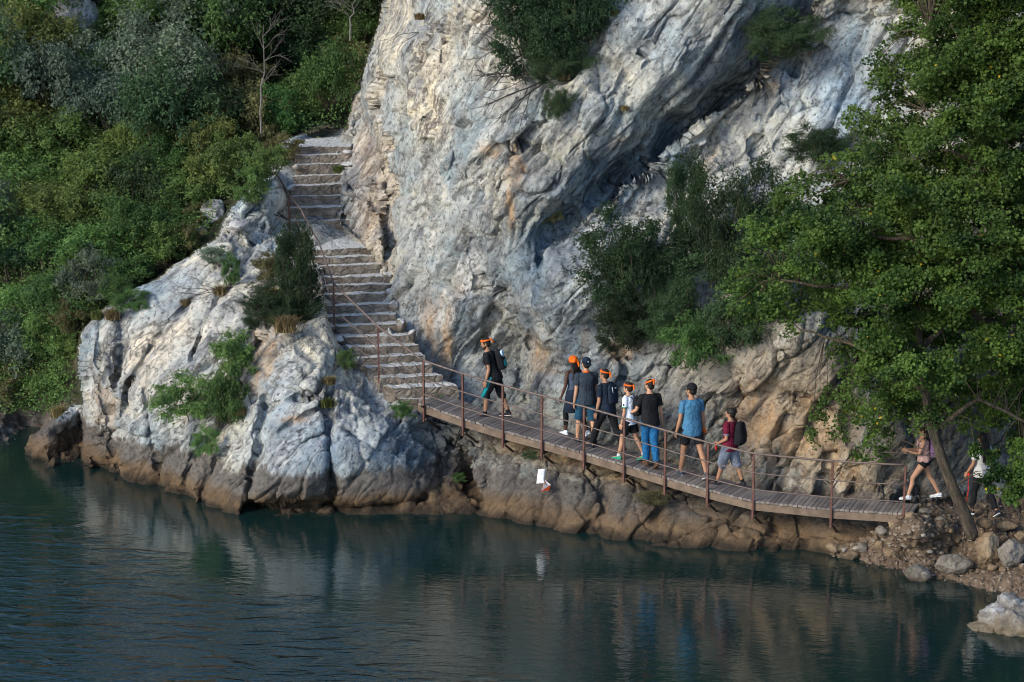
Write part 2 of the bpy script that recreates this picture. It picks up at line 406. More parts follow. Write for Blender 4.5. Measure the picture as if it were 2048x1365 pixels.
SHOREP = [W(1640), W(1700), W(1750), W(1830), W(1900), W(1960), W(2010), W(2048), W(2300), W(2640), W(1830, 150), W(2048, 120), W(2300, 100), (1760, 1060, 43.6), (1830, 1035, 43.25), (1830, 1010, 44.9), (1900, 1045, 43.2),
          (1900, 1005, 45.2), (1900, 1100, 43.0), (1820, 1100, 43.1), (1980, 1035, 43.6), (1980, 1100, 42.6), (1930, 1140, 42.4), (2048, 1040, 43.5), (2048, 1000, 45.0), (2048, 1120, 42.0), (2300, 1040, 43.4), (2300, 1000, 45), (2640, 1000, 45)]
P_CLIFF = [(765, -900), (768, 0), (745, 90), (722, 160), (705, 200), (697, 250), (676, 285), (672, 330), (676, 400), (682, 450), (740, 500), (760, 600), (778, 655), (822, 716), (892, 776), (880, 800),
           (850, 830), (850, 1600), (2800, 1600), (2800, -900)]
P_SLAB = [(770, -900), (769, 27), (735, 103), (724, 154), (724, 212), (748, 274), (760, 325), (764, 393), (765, 460), (772, 520), (780, 600), (790, 690), (850, 800), (850, 1600), (2800, 1600), (2800, -900)]
P_OUT = [(190, 1600), (190, 945), (170, 840), (155, 740), (160, 665), (200, 625), (240, 598), (330, 545), (430, 482), (455, 430), (480, 395), (520, 362), (553, 350), (575, 400), (580, 455), (634, 500), (648, 560), (652, 620),
         (662, 665), (700, 710), (720, 735), (765, 770), (800, 795), (836, 808), (870, 850), (935, 910), (960, 990), (966, 1045), (975, 1600)]
P_LOW = [(48, 1600), (50, 900), (62, 872), (100, 848), (150, 812), (200, 800), (260, 960), (260, 1600)]
P_SHORE = [(1640, 1600), (1660, 1105), (1700, 1085), (1745, 1060), (1790, 1035), (1815, 1008), (1900, 1000), (2100, 996), (2800, 996), (2800, 1600)]
P_STAIR = [(530, 350), (555, 285), (600, 270), (690, 255), (676, 300), (682, 450), (742, 500), (762, 600), (778, 655), (822, 716), (892, 776), (900, 800), (836, 808), (790, 790), (740, 760), (690, 710), (655, 660), (640, 560), (625, 500), (570, 455), (575, 380)]
STAIRP = []
for (l, r, y, Y) in NOSE:
    STAIRP += [(l-8, y, Y+.45), (r+8, y, Y+.6)]
STAIRP += [(640, 270, 60), (560, 300, 57.6), (690, 258, 60.3), (840, 800, 48.9), (900, 800, 49.6), (560, 350, 56.4)]
hill = rbf(HILLP)(PX, PY)
def comp(base, val, s, w=5.0): t = sstep(-w, w, s); return base*(1-t) + val*t
wq = np.stack([PX/34, PY/34, PX*0], -1); wamp = np.where((PX > 560) & (PX < 900) & (PY > 260) & (PY < 820), .45, 1.0)
WX = PX + (9*fbm(wq, 3, 81) + 3*fbm(wq*4, 2, 83))*wamp; WY = PY + (9*fbm(wq, 3, 82) + 3*fbm(wq*4, 2, 84))*wamp
s_cl = sdf(WX, WY, P_CLIFF); s_sl = sdf(WX, WY, P_SLAB); s_ou = sdf(WX, WY, P_OUT); s_lo = sdf(WX, WY, P_LOW); s_sh = sdf(WX, WY, P_SHORE); s_st = sdf(PX, PY, P_STAIR)
Yf = comp(hill, rbf(LOWP)(PX, PY) + .2*np.exp(-np.maximum(s_lo, 0)/10), s_lo)
Yf = comp(Yf, rbf(LUMPP)(PX, PY), s_cl)
slab = rbf(SLABP, 35)(PX, PY)
LD = [(1760, -130), (1640, 0), (1560, 108), (1480, 195), (1430, 228), (1350, 285), (1300, 345), (1245, 375), (1190, 425), (1100, 495), (1082, 560)]
wobL = fbm(np.stack([PX/50, PY/50, PX*0], -1), 3, 71)
dL = dist_poly(PX + wobL*22, PY + wobL*16, LD); sideL = inside(PX + wobL*22, PY + wobL*16, LD + [(1082, 700), (3000, 700), (3000, -130)])
slab = slab + np.where(sideL, .35*sstep(0, 60, dL)-.35, 0.80*np.clip(1-dL/125., 0, 1)*sstep(0, 4, dL)*(.1+.75*sstep(1080, 1400, PX)))*sstep(700, 520, PY)*sstep(-200, -60, PY)
curl = np.where(PY < 620, 1.5*np.exp(-np.maximum(s_sl, 0)/16.)*sstep(640, 420, PY), 0)
Yf = comp(Yf, slab + curl, s_sl)
Yf = comp(Yf, rbf(STAIRP, 20)(PX, PY), s_st, 4)
oc = np.where((PY < 1000), .45*np.exp(-np.maximum(s_ou, 0)/11.), 0)*np.where(PX > 620, .45, 1)
Yf = comp(Yf, rbf(OUTP, 30)(PX, PY) + oc, s_ou)
Yf = comp(Yf, rbf(SHOREP, 25)(PX, PY), s_sh, 9)
# grooves and ledges: (polyline, width px, depth m)
GROOVE = [
 ([(838, -200), (836, 70), (828, 110)], 7, .22), ([(895, -100), (872, 120), (860, 200), (855, 255), (852, 330)], 4.5, .18), ([(960, -200), (900, 20), (858, 90), (850, 130)], 5, .12),
 ([(1098, 190), (1088, 245), (1040, 288), (985, 302), (955, 330), (935, 345)], 6, .45), ([(905, 270), (908, 320), (900, 360)], 5, .22), ([(1010, 360), (990, 400), (950, 420)], 9, .16),
 ([(1098, 480), (1075, 560), (1055, 640), (1062, 720), (1050, 800)], 22, .6), ([(1092, 490), (1068, 600), (1060, 690)], 7, .35), ([(1080, 690), (1120, 742), (1150, 765), (1170, 700)], 14, .45),
 ([(1345, 40), (1290, 150), (1225, 260), (1180, 370), (1130, 450)], 11, .3), ([(1410, 90), (1330, 190), (1260, 290), (1190, 400)], 10, .25), ([(1290, 90), (1230, 190), (1190, 260)], 8, .25),
 ([(1470, 60), (1400, 150), (1330, 240), (1240, 340), (1150, 440)], 13, .3), ([(1560, 20), (1480, 120), (1400, 210)], 12, .4), ([(1260, 500), (1220, 560), (1190, 620)], 9, .2),
 ([(820, 560), (838, 640), (850, 700)], 8, .25), ([(870, 600), (884, 680), (890, 740)], 7, .18), ([(940, 420), (930, 520), (950, 620)], 9, .2), ([(820, 300), (830, 420), (815, 480)], 7, .15),
 ([(1510, 290), (1540, 330), (1560, 380)], 12, .4), ([(1590, 130), (1610, 230), (1560, 290)], 12, .25), ([(1455, 620), (1460, 720), (1480, 780), (1470, 850)], 11, .5), ([(1480, 780), (1540, 800), (1600, 790), (1660, 800)], 13, .6),
 ([(1610, 620), (1600, 680), (1570, 740)], 7, .3), ([(1340, 730), (1330, 800), (1370, 880)], 10, .4), ([(1230, 700), (1240, 760), (1290, 800)], 10, .35), ([(1180, 640), (1230, 690), (1300, 740)], 10, .25),
 ([(1700, 700), (1690, 800), (1720, 900), (1700, 980)], 12, .5), ([(1620, 850), (1660, 900), (1640, 980)], 10, .35), ([(1800, 780), (1830, 900), (1800, 990)], 16, .6), ([(1540, 880), (1560, 940)], 7, .25),
 # outcrop
 ([(489, 537), (434, 605), (410, 657), (383, 718)], 6, .35), ([(386, 597), (342, 643), (291, 708), (253, 776), (245, 850)], 4.5, .25), ([(236, 605), (242, 660), (240, 705), (228, 760)], 8, .7),
 ([(534, 622), (505, 690), (479, 752), (455, 828), (400, 905)], 17, .75), ([(506, 797), (534, 816), (575, 800), (620, 790), (655, 760)], 4, .30), ([(680, 700), (674, 742), (655, 828), (658, 880), (664, 960), (672, 1030)], 7, .42),
 ([(448, 897), (425, 940), (407, 971), (400, 1010)], 6, .4), ([(385, 930), (370, 953), (358, 1005)], 5, .3), ([(530, 800), (518, 880), (500, 960), (498, 1035)], 7, .35), ([(290, 780), (300, 860), (310, 930)], 5, .2),
 ([(500, 1022), (600, 1008), (720, 1015), (850, 1000)], 9, .55), ([(560, 860), (610, 830), (650, 815)], 4, .18), ([(560, 930), (620, 880), (655, 865)], 4, .18), ([(690, 860), (740, 900), (790, 910)], 6, .22), ([(700, 960), (760, 940), (830, 960)], 7, .3),
 ([(590, 480), (560, 540), (530, 620)], 10, .35), ([(470, 480), (500, 500), (520, 440)], 8, .35), ([(840, 850), (870, 900), (880, 980)], 10, .4), ([(600, 690), (640, 730), (600, 770)], 6, .25),
 ([(200, 650), (190, 720), (205, 800), (215, 880), (235, 950)], 6, .25), ([(110, 860), (120, 920)], 5, .3), ([(160, 830), (165, 930)], 8, .5),
 # under the boardwalk
 ([(1010, 875), (985, 940), (955, 1030)], 13, .6), ([(1200, 985), (1180, 1030), (1166, 1075)], 12, .8), ([(1215, 990), (1195, 1075)], 12, .6), ([(1325, 1020), (1290, 1055), (1270, 1095)], 9, .5), ([(1360, 1030), (1335, 1095)], 6, .3),
 ([(1440, 1070), (1412, 1098)], 9, .45), ([(1270, 985), (1250, 1040)], 6, .2), ([(1550, 1030), (1530, 1100)], 8, .35), ([(1600, 1030), (1610, 1100)], 8, .3), ([(1080, 950), (1070, 1040)], 5, .15),
]
for poly, wd, dp in GROOVE:
    x0 = min(p[0] for p in poly)-4*wd; x1 = max(p[0] for p in poly)+4*wd; y0 = min(p[1] for p in poly)-4*wd; y1 = max(p[1] for p in poly)+4*wd
    a0, a1 = np.searchsorted(GX, (x0, x1)); b0, b1 = np.searchsorted(GY, (y0, y1))
    if a1 <= a0 or b1 <= b0: continue
    X_, Y_ = PX[b0:b1, a0:a1], PY[b0:b1, a0:a1]
    wob = fbm(np.stack([X_/45, Y_/45, 0*X_+wd], -1), 3, 5)*wd*1.6
    d = dist_poly(X_ + wob, Y_ + wob*.7, poly)
    Yf[b0:b1, a0:a1] += ((1.15 if poly[0][0] < 700 and poly[0][1] > 450 else .4 if poly[0][1] > 860 else .72)*dp*np.exp(-(d/wd)**1.4))*np.clip(.75 + 1.3*fbm(np.stack([X_/70, Y_/70, 0*X_+wd], -1), 2, 8), .1, 1.2)
P0 = at(PX, PY, Yf)
# normals of the smooth relief
dx = np.gradient(P0, axis=1); dy = np.gradient(P0, axis=0)
Nn = np.cross(dx, dy); Nn /= np.linalg.norm(Nn, axis=-1, keepdims=True) + 1e-9
if Nn[len(GY)//2, len(GX)//2, 1] > 0: Nn = -Nn
# region weights (soft) for roughness
w_out = sstep(-5, 5, s_ou); w_sh = sstep(-9, 9, s_sh)*(1); w_cl = sstep(-5, 5, s_cl)*(1-w_out)*(1-w_sh); w_lo = sstep(-5, 5, s_lo)*(1-w_out)
w_st = sstep(-3, 10, s_st)*(1-w_out)
w_hill = np.clip(1-w_out-w_sh-w_cl-w_lo, 0, 1)
def rot_diag(P, ang):          # stretch along a leaning bed direction
    c, s = math.cos(ang), math.sin(ang)
    Q = P.copy(); Q[..., 0] = P[..., 0]*c - P[..., 2]*s; Q[..., 2] = P[..., 0]*s + P[..., 2]*c
    return Q
Pr = rot_diag(P0, R(36)); Pd = Pr*np.array([1.0, .8, .22])
f1, e1 = facet(Pd*.75 + fbm(P0*.5, 2, 3)[..., None]*.45, 11)
f2, e2 = facet(Pd*1.7 + fbm(P0*1.3, 2, 9)[..., None]*.35, 12)
f3, e3 = facet(Pr*np.array([3.6, 3.2, 1.5]) + fbm(P0*2.3, 2, 4)[..., None]*.4, 13)
f4, e4 = facet(P0*7.5, 15)
big = fbm(P0*.30, 3, 21); rg = ridge(Pd*.9, 4, 31); fn = fbm(P0*2.2, 5, 41, .6); hf = fbm(P0*11., 3, 51, .6)
rough = .30 + .70*sstep(-.2, .3, fbm(P0*.33, 2, 77)); rough *= 1 - .6*(~sideL)*np.exp(-(dL/90.)**2)*sstep(640, 480, PY)
smo = np.exp(-(((PX-350)/150)**2 + ((PY-730)/190)**2)**2)*w_out; rough *= 1 - .6*smo
tb = Pr[..., 0]*1.15 + .9*fbm(Pd*.8, 3, 88) + .25*fbm(P0*2.5, 3, 89); fr_ = tb - np.floor(tb); bed = np.minimum(fr_, (1-fr_)*6)*sstep(-.15, .35, fbm(P0*.45, 2, 90))*(1-.7*smo)
tb2 = Pr[..., 0]*3.3 + .8*fbm(Pd*2.2, 3, 98) + .3*fbm(P0*5, 3, 99); fr2 = tb2 - np.floor(tb2); bed2 = np.minimum(fr2, (1-fr2)*5)*sstep(-.1, .35, fbm(P0*.6, 2, 91))         # smooth plates and broken zones
disp = w_cl*(.40*big + .27*f1 + .16*f2*rough + .055*f3*rough + .025*f4*rough + .20*(rg-.6)*rough + .035*fn + .022*hf*rough - .42*bed - .15*bed2)
disp += w_out*(.20*big + .20*f1 + .12*f2*rough + .05*f3*rough + .022*f4*rough + .12*(rg-.6)*rough + .03*fn + .022*hf*rough - .30*bed - .10*bed2)
disp += w_lo*(.14*f1 + .16*f2 + .10*f3 + .04*f4 + .05*fn - .2*bed) + w_sh*(.12*f1 + .08*f3 + .05*f4 + .05*fn + .02*hf) + w_hill*(.5*big + .25*fn + .12*f3)
dkd = dist_poly(PX, PY, [(a+12, b_-4) for a, b_, y in DECK])
disp *= 1 - .85*np.exp(-(dkd/34.)**2)*(w_cl)
under = sstep(0, 30, PY - np.interp(PX, [d[0] for d in DECK], [d[1] for d in DECK]))*w_cl*sstep(930, 990, PX); disp *= 1 - .7*under
disp *= 1 - .92*sstep(-6, 4, s_st)
disp *= 1 - .5*(~sideL)*np.exp(-(dL/100.)**2)*sstep(640, 480, PY)
# crevices between blocks
gy_, gx_ = np.gradient(Yf); steep = np.hypot(gy_, gx_)*(2.4/np.maximum(np.gradient(PX, axis=1), 2.4)); disp *= 1 - .85*sstep(.10, .35, steep)
disp -= (w_cl*.16 + w_out*.13)*rough*np.exp(-(e1/.035)**2) + (w_cl*.09 + w_out*.07)*rough*np.exp(-(e2/.04)**2)
PT = P0 + Nn*disp[..., None]
# ---- the rock's own stains; tints mix rock colour with painted light and shade
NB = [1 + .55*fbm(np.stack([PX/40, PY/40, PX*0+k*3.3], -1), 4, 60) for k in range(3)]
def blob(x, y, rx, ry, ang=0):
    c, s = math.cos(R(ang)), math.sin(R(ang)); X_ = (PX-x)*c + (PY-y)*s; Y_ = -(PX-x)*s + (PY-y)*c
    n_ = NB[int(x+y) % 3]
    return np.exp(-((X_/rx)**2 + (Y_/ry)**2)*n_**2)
tint = np.ones(PX.shape + (3,)); stain = np.zeros(PX.shape)
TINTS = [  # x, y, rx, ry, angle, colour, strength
 (1140, 440, 60, 90, 20, (.55, .56, .62), .8), (1450, 390, 250, 105, -38, (1.08, 1.18, 1.34), 1.0), (1650, 180, 110, 130, 0, (.95, 1.08, 1.28), .9),  # bluish brightening of the lower slab is sky light painted in
 (1060, 620, 50, 160, 5, (.45, .49, .56), .95), (1020, 740, 60, 90, 0, (.42, .47, .55), .9), (1150, 640, 80, 90, 0, (.62, .64, .68), .7), (1200, 560, 120, 80, -30, (.95, 1.0, 1.08), .6), (850, 300, 110, 330, 5, (1.22, 1.14, 1.06), .9),  # main slab's sunlit left and shaded right recess painted into the tint
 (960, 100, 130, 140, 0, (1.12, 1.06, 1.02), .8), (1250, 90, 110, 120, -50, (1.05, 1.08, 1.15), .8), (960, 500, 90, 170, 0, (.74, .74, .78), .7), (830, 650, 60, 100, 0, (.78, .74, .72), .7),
 (1650, 780, 260, 200, 0, (.62, .55, .50), .95), (1900, 800, 200, 260, 0, (.36, .32, .30), 1.0), (2100, 500, 200, 500, 0, (.45, .42, .40), 1.0), (1560, 650, 90, 60, 0, (.95, .98, 1.05), .8), (1450, 760, 90, 120, 0, (.72, .70, .70), .8), (1350, 800, 110, 100, 0, (.62, .62, .66), .9),  # dark right end is shade behind the trees, painted into the rock colour
 (720, 380, 50, 150, 0, (.82, .74, .72), .9), (1250, 950, 350, 60, 15, (.62, .49, .33), .95), (900, 900, 90, 80, 0, (.34, .33, .33), 1.0), (1350, 1050, 420, 60, 5, (.52, .45, .36), .9), (1100, 980, 90, 60, 0, (.80, .72, .62), .7),  # dark grey patch below the deck's left end is painted shadow
 (850, 950, 120, 100, 0, (.40, .44, .50), .9), (720, 850, 120, 110, 0, (.66, .76, .92), .8), (620, 850, 90, 90, 0, (.98, 1.0, 1.06), .8), (330, 700, 150, 160, 0, (1.08, 1.0, .96), .8), (210, 760, 50, 120, 0, (.98, .88, .80), .8), (700, 1010, 250, 40, 0, (.45, .36, .28), .9),  # blue-grey right part of the outcrop is painted shade
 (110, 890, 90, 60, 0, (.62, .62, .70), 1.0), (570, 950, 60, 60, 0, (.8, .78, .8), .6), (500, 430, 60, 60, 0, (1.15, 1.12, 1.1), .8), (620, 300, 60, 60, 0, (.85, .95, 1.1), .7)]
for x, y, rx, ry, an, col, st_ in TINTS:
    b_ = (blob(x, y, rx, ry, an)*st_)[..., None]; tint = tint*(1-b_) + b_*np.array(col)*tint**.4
STAINS = [(1026, 330, 12, 45, 0, 1.0), (1022, 410, 6, 55, 0, 1.0), (975, 300, 20, 14, 0, .8), (860, 660, 20, 50, 0, .75), (893, 690, 10, 60, 0, 1.0), (840, 700, 20, 50, 0, .4), (1085, 705, 25, 35, 0, .75), (1100, 740, 20, 16, 0, .8), (1245, 700, 40, 22, 0, .8),
 (1530, 850, 60, 80, -20, .95), (1600, 900, 80, 70, 0, .8), (1640, 840, 60, 60, 0, .6), (1500, 780, 30, 50, 20, .8), (1700, 950, 80, 50, 0, .5), (1480, 940, 60, 60, 0, .5), (1410, 340, 12, 60, 20, .45), (1545, 150, 26, 60, 15, .5), (1620, 60, 26, 50, 0, .5),
 (1360, 620, 60, 60, 0, .2), (530, 690, 26, 75, 20, .85), (510, 740, 20, 60, 15, .7), (200, 800, 22, 50, 0, .5), (205, 780, 14, 24, 0, .5), (585, 838, 26, 8, 0, .9), (735, 320, 40, 60, 0, .25), (745, 450, 30, 50, 0, .45), (620, 560, 60, 40, 0, .35),
 (1100, 905, 120, 30, 12, .65), (1290, 960, 160, 36, 15, .55), (1450, 1020, 140, 36, 8, .5), (1050, 1010, 90, 30, 5, .35), (1600, 1050, 120, 40, 0, .45), (1230, 290, 26, 12, -40, .4), (1640, 520, 60, 40, 0, .3), (1780, 560, 120, 60, 0, .3), (700, 190, 14, 30, 0, .7), (1170, 700, 10, 40, 0, .3)]
for x, y, rx, ry, an, st_ in STAINS: stain = np.maximum(stain, blob(x, y, rx, ry, an)*st_)
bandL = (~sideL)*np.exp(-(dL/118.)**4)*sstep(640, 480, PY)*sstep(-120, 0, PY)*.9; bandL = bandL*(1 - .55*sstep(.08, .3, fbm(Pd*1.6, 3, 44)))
tint = tint*(1-bandL[..., None]) + bandL[..., None]*np.array((.46, .56, .66))  # shade under the overhang painted in, along with its water-stained grey
tint[..., :] = np.clip(tint, .2, 1.35)
# ---- cut the relief into its pieces
ci = lambda A: .25*(A[:-1, :-1]+A[1:, :-1]+A[:-1, 1:]+A[1:, 1:])
q_ou, q_sh, q_lo, q_cl, q_st = ci(s_ou), ci(s_sh), ci(s_lo), ci(s_cl), ci(s_st)
lab = np.zeros(q_ou.shape, int)
lab[(ci(PY) < -170 - .25*ci(PX)) & (ci(PX) < 420)] = 9      # the valley is open here, the slope ends
lab[q_lo > 0] = 4; lab[q_cl > 0] = 2; lab[(q_st > 0)] = 1; lab[q_ou > 0] = 1; lab[q_sh > 0] = 3
nx = len(GX); jj, ii = np.indices(lab.shape); base_i = jj*nx + ii
def piece(name, k, mat):
    mm = lab == k; b0 = base_i[mm]
    F = np.stack([b0, b0+1, b0+nx+1, b0+nx], -1)[:, ::-1]
    used = np.unique(F); mp = np.full(PX.size, -1, np.int64); mp[used] = np.arange(len(used)); F = mp[F]
    m = mesh_np(name, PT.reshape(-1, 3)[used], F)
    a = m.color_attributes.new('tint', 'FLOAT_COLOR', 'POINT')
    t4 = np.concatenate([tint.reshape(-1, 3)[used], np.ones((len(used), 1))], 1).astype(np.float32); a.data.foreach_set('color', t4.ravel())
    a = m.attributes.new('stain', 'FLOAT', 'POINT'); a.data.foreach_set('value', stain.ravel()[used].astype(np.float32))
    return link(name, m, mat)
props(piece('hillside', 0, M_HILL), 'steep wooded hillside rising behind the stone stairs', 'hillside', kind='structure')
props(piece('rock_outcrop', 1, M_OUT), 'pale limestone outcrop carrying the stairs above the water', 'rock', kind='structure')
props(piece('cliff', 2, M_ROCK), 'tall grey limestone cliff behind the boardwalk', 'cliff', kind='structure')
props(piece('shore', 3, M_DIRT), 'brown gravel shore and footpath at the right', 'shore', kind='structure')
props(piece('low_rock', 4, M_ROCK), 'low dark rock shelf by the water at far left', 'rock', kind='structure')
def surfY(px, py):         # depth of the relief under a pixel
    i = np.clip(np.searchsorted(GX, px), 0, len(GX)-1); j = np.clip(np.searchsorted(GY, py), 0, len(GY)-1)
    return float(PT[j, i, 1])
def surf(px, py, off=0.0):
    p = pt(px, py, surfY(px, py) - off); return p
# ================================================================== WATER
def water_material():
    m, nt, b = newmat('lake_water'); n = N(nt)
    geo = n('NewGeometry').outputs['Position']
    c = n.ramp(n.noise(geo, .09, 3), [(.35, (.0045, .019, .0175)), (.65, (.0075, .026, .023))])
    nt.links.new(c, b.inputs['Base Color'])
    b.inputs['Roughness'].default_value = .03; b.inputs['IOR'].default_value = 1.48; b.inputs['Specular IOR Level'].default_value = 1.0
    patch = n.ramp(n.noise(geo, .10, 3, .5), [(.38, .35), (.62, 1.0)])
    a = n.noise(n.mapv(geo, (.8, 2.1, 1), (0, 0, R(6))), 2.0, 3, .55, .4)
    d = n.noise(n.mapv(geo, (.8, 2.3, 1), (0, 0, R(-10))), 6.0, 3, .55, .3)
    sx = n('SeparateXYZ', i_0=geo); far = n.math('ADD', n.math('MULTIPLY', sx.outputs[0], -.13), n.math('MULTIPLY', n.math('SUBTRACT', 39.5, sx.outputs[1]), .13))
    wind = n.ramp(n.math('ADD', far, n.math('MULTIPLY', n.noise(n.mapv(geo, (.5, 1.6, 1)), .5, 4), .5)), [(.55, 0), (1.0, 1)])
    patch = n.math('ADD', n.math('MULTIPLY', patch, .22), n.math('MULTIPLY', wind, .6))
    g3 = n.noise(n.mapv(geo, (.55, 1.7, 1), (0, 0, R(4))), 1.7, 2, .5, .5)
    g3 = n.ramp(g3, [(.50, 0), (.57, .35), (.66, 1)])
    h = n.math('ADD', n.math('MULTIPLY', n.math('ADD', a, n.math('MULTIPLY', d, .42)), patch), n.math('MULTIPLY', g3, n.math('MULTIPLY', wind, .9)))
    nt.links.new(n.bump(h, .55, .11), b.inputs['Normal'])
    return m
V = np.array([(-160, -60, 0), (160, -60, 0), (160, 160, 0), (-160, 160, 0)], float)
wm = mesh_np('water', V, np.array([[0, 1, 2, 3]]), False)
props(link('water', wm, water_material()), 'dark green lake water rippling below the cliff', 'water', kind='structure')
bm_ = mesh_np('lake_bed', V*np.array([1, 1, 0]) + np.array([0, 0, -3.0]), np.array([[0, 1, 2, 3]]), False)
props(link('lake_bed', bm_, M_DIRT), 'dark bed under the lake water', 'lake bed', kind='structure')
# ================================================================== MATERIALS FOR BUILT THINGS
def wood_material():
    m, nt, b = newmat('weathered_boards'); n = N(nt)
    geo = n('NewGeometry').outputs['Position']
    at_ = n('Attribute', attribute_name='plank').outputs['Fac']
    c = n.ramp(at_, [(0, (.11, .092, .085)), (.5, (.17, .145, .135)), (1, (.23, .195, .18))])
    g = n.noise(n.mapv(geo, (3, 3, 3), (0, 0, R(25))), 7, 6, .7)
    c = n.mix(n.ramp(g, [(.35, .65), (.5, 0)]), c, (.10, .08, .07))
    c = n.mix(n.ramp(n.noise(geo, 1.5, 5), [(.5, 0), (.7, .5)]), c, (.36, .31, .27))
    nt.links.new(c, b.inputs['Base Color']); b.inputs['Roughness'].default_value = .85
    nt.links.new(n.bump(g, .6, .01), b.inputs['Normal']); return m
def rust_material(name, a, c_, sc_=9):
    m, nt, b = newmat(name); n = N(nt)
    geo = n('NewGeometry').outputs['Position']
    f = n.noise(geo, sc_, 7, .7)
    nt.links.new(n.ramp(f, [(.35, a), (.65, c_)]), b.inputs['Base Color'])
    b.inputs['Roughness'].default_value = .62; b.inputs['Metallic'].default_value = .25
    nt.links.new(n.bump(n.noise(geo, 60, 4), .4, .003), b.inputs['Normal']); return m
M_WOOD = wood_material()
M_POST = rust_material('rusty_post_steel', (.07, .028, .022), (.15, .065, .05))
M_RAIL = rust_material('rusty_rail_steel', (.085, .06, .052), (.19, .14, .125), 14)
M_BEAM = rust_material('rusty_edge_beam', (.10, .07, .052), (.20, .14, .10), 5)
M_DARKSTEEL = rust_material('dark_bracket_steel', (.03, .018, .015), (.07, .045, .04))
def stone_material():
    m, nt, b = newmat('step_stone'); n = N(nt)
    geo = n('NewGeometry').outputs['Position']
    c = n.ramp(n.noise(geo, 3.5, 7, .65), [(.32, (.09, .07, .055)), (.5, (.17, .14, .115)), (.68, (.30, .26, .22))])
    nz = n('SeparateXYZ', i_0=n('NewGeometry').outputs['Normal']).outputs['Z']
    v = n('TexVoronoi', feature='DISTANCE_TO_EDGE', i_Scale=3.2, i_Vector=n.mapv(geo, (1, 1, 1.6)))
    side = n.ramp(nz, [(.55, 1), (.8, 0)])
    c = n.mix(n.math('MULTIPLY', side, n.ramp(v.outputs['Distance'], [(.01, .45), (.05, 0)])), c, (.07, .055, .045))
    c = n.mix(side, n.mix(n.ramp(n.noise(geo, 16, 5, .7), [(.35, .4), (.5, 0)]), n.mix(.85, c, (.60, .60, .58)), (.27, .24, .21)), c)  # pale treads against dark risers: sky light painted into the stone colour
    c = n.mix(n.ramp(n.noise(geo, 30, 4, .7), [(.33, .6), (.45, 0)]), c, (.09, .08, .07))
    nt.links.new(c, b.inputs['Base Color']); b.inputs['Roughness'].default_value = .9
    bb = n.bump(n.ramp(v.outputs['Distance'], [(0, 0), (.1, 1)]), .7, .03)
    nt.links.new(n.bump(n.noise(geo, 11, 7, .7), .8, .03, bb), b.inputs['Normal']); return m
M_STONE = stone_material()
# ================================================================== BOARDWALK
DPX = [d[0] for d in DECK]
FRONT = [pt(*d) for d in DECK]
def front_at(px):
    k = max(0, min(len(DECK)-2, int(np.searchsorted(DPX, px))-1)); t = (px-DPX[k])/(DPX[k+1]-DPX[k])
    return FRONT[k].lerp(FRONT[k+1], t)
def tang(px):
    d = front_at(min(px+40, DPX[-1])) - front_at(max(px-40, DPX[0])); d.z = 0; return d.normalized()
DWF = lambda px: float(np.interp(px, [1150, 1620], [1.05, .80]))
def across(px): t = tang(px); return Vector((-t.y, t.x, 0))
def deck_z(px): return front_at(px).z
def deck_point(px, py):
    """point of the deck surface seen at that pixel"""
    best = None
    for i in range(200):
        q = DPX[0] + (DPX[-1]-DPX[0])*i/199; a = front_at(q); n_ = across(q)
        x, y, z = (float(v) for v in ray(px, py)); s = (a.z-CAM_H)/z; P = Vector((x*s, y*s, a.z))
        d = P - a; t = d.dot(tang(q)); u = d.dot(n_)
        if best is None or abs(t) < best[0]: best = (abs(t), P, u, q)
    return best[1], best[2], best[3]
bw = empty('boardwalk', FRONT[6], 'long sloping boardwalk of grey planks with rusty railing fixed along the cliff', 'boardwalk')
def rel(o, root):
    if isinstance(o, bpy.types.Object): o.parent = root; o.matrix_parent_inverse = Matrix.Translation(-root.location) @ Matrix.Identity(4) if root.rotation_euler.z == 0 else root.matrix_basis.inverted()
    return o
# planks
rnd = random.Random(4); mb = MB(); pl = []
L = [0.0]
for a, b_ in zip(FRONT[:-1], FRONT[1:]): L.append(L[-1] + (b_-a).length)
def along(s):
    k = max(0, min(len(L)-2, int(np.searchsorted(L, s))-1)); t = (s-L[k])/(L[k+1]-L[k]); return DECK[k][0] + (DECK[k+1][0]-DECK[k][0])*t
s = 0.02
while s < L[-1]-.11:
    q0, q1 = along(s), along(s+.097); n_ = across((q0+q1)/2); P = []
    j0 = rnd.uniform(-.018, .012); dz = rnd.uniform(-.004, .004); a, b_ = front_at(q0), front_at(q1)
    for A in (a, b_):
        for u in (j0, DWF(q0)+rnd.uniform(-.03, .03)):
            for z in (-.05, 0):
                P.append(A + n_*u + Vector((0, 0, z+dz)))
    mb.hexa(P); pl.append(rnd.random()); s += .102
o = mb.build('deck_planks', M_WOOD, None)
a_ = o.data.attributes.new('plank', 'FLOAT', 'POINT'); a_.data.foreach_set('value', np.repeat(np.array(pl, np.float32), 8))
q = o.modifiers.new('bevel', 'BEVEL'); q.width = .006; q.segments = 1
rel(o, bw)
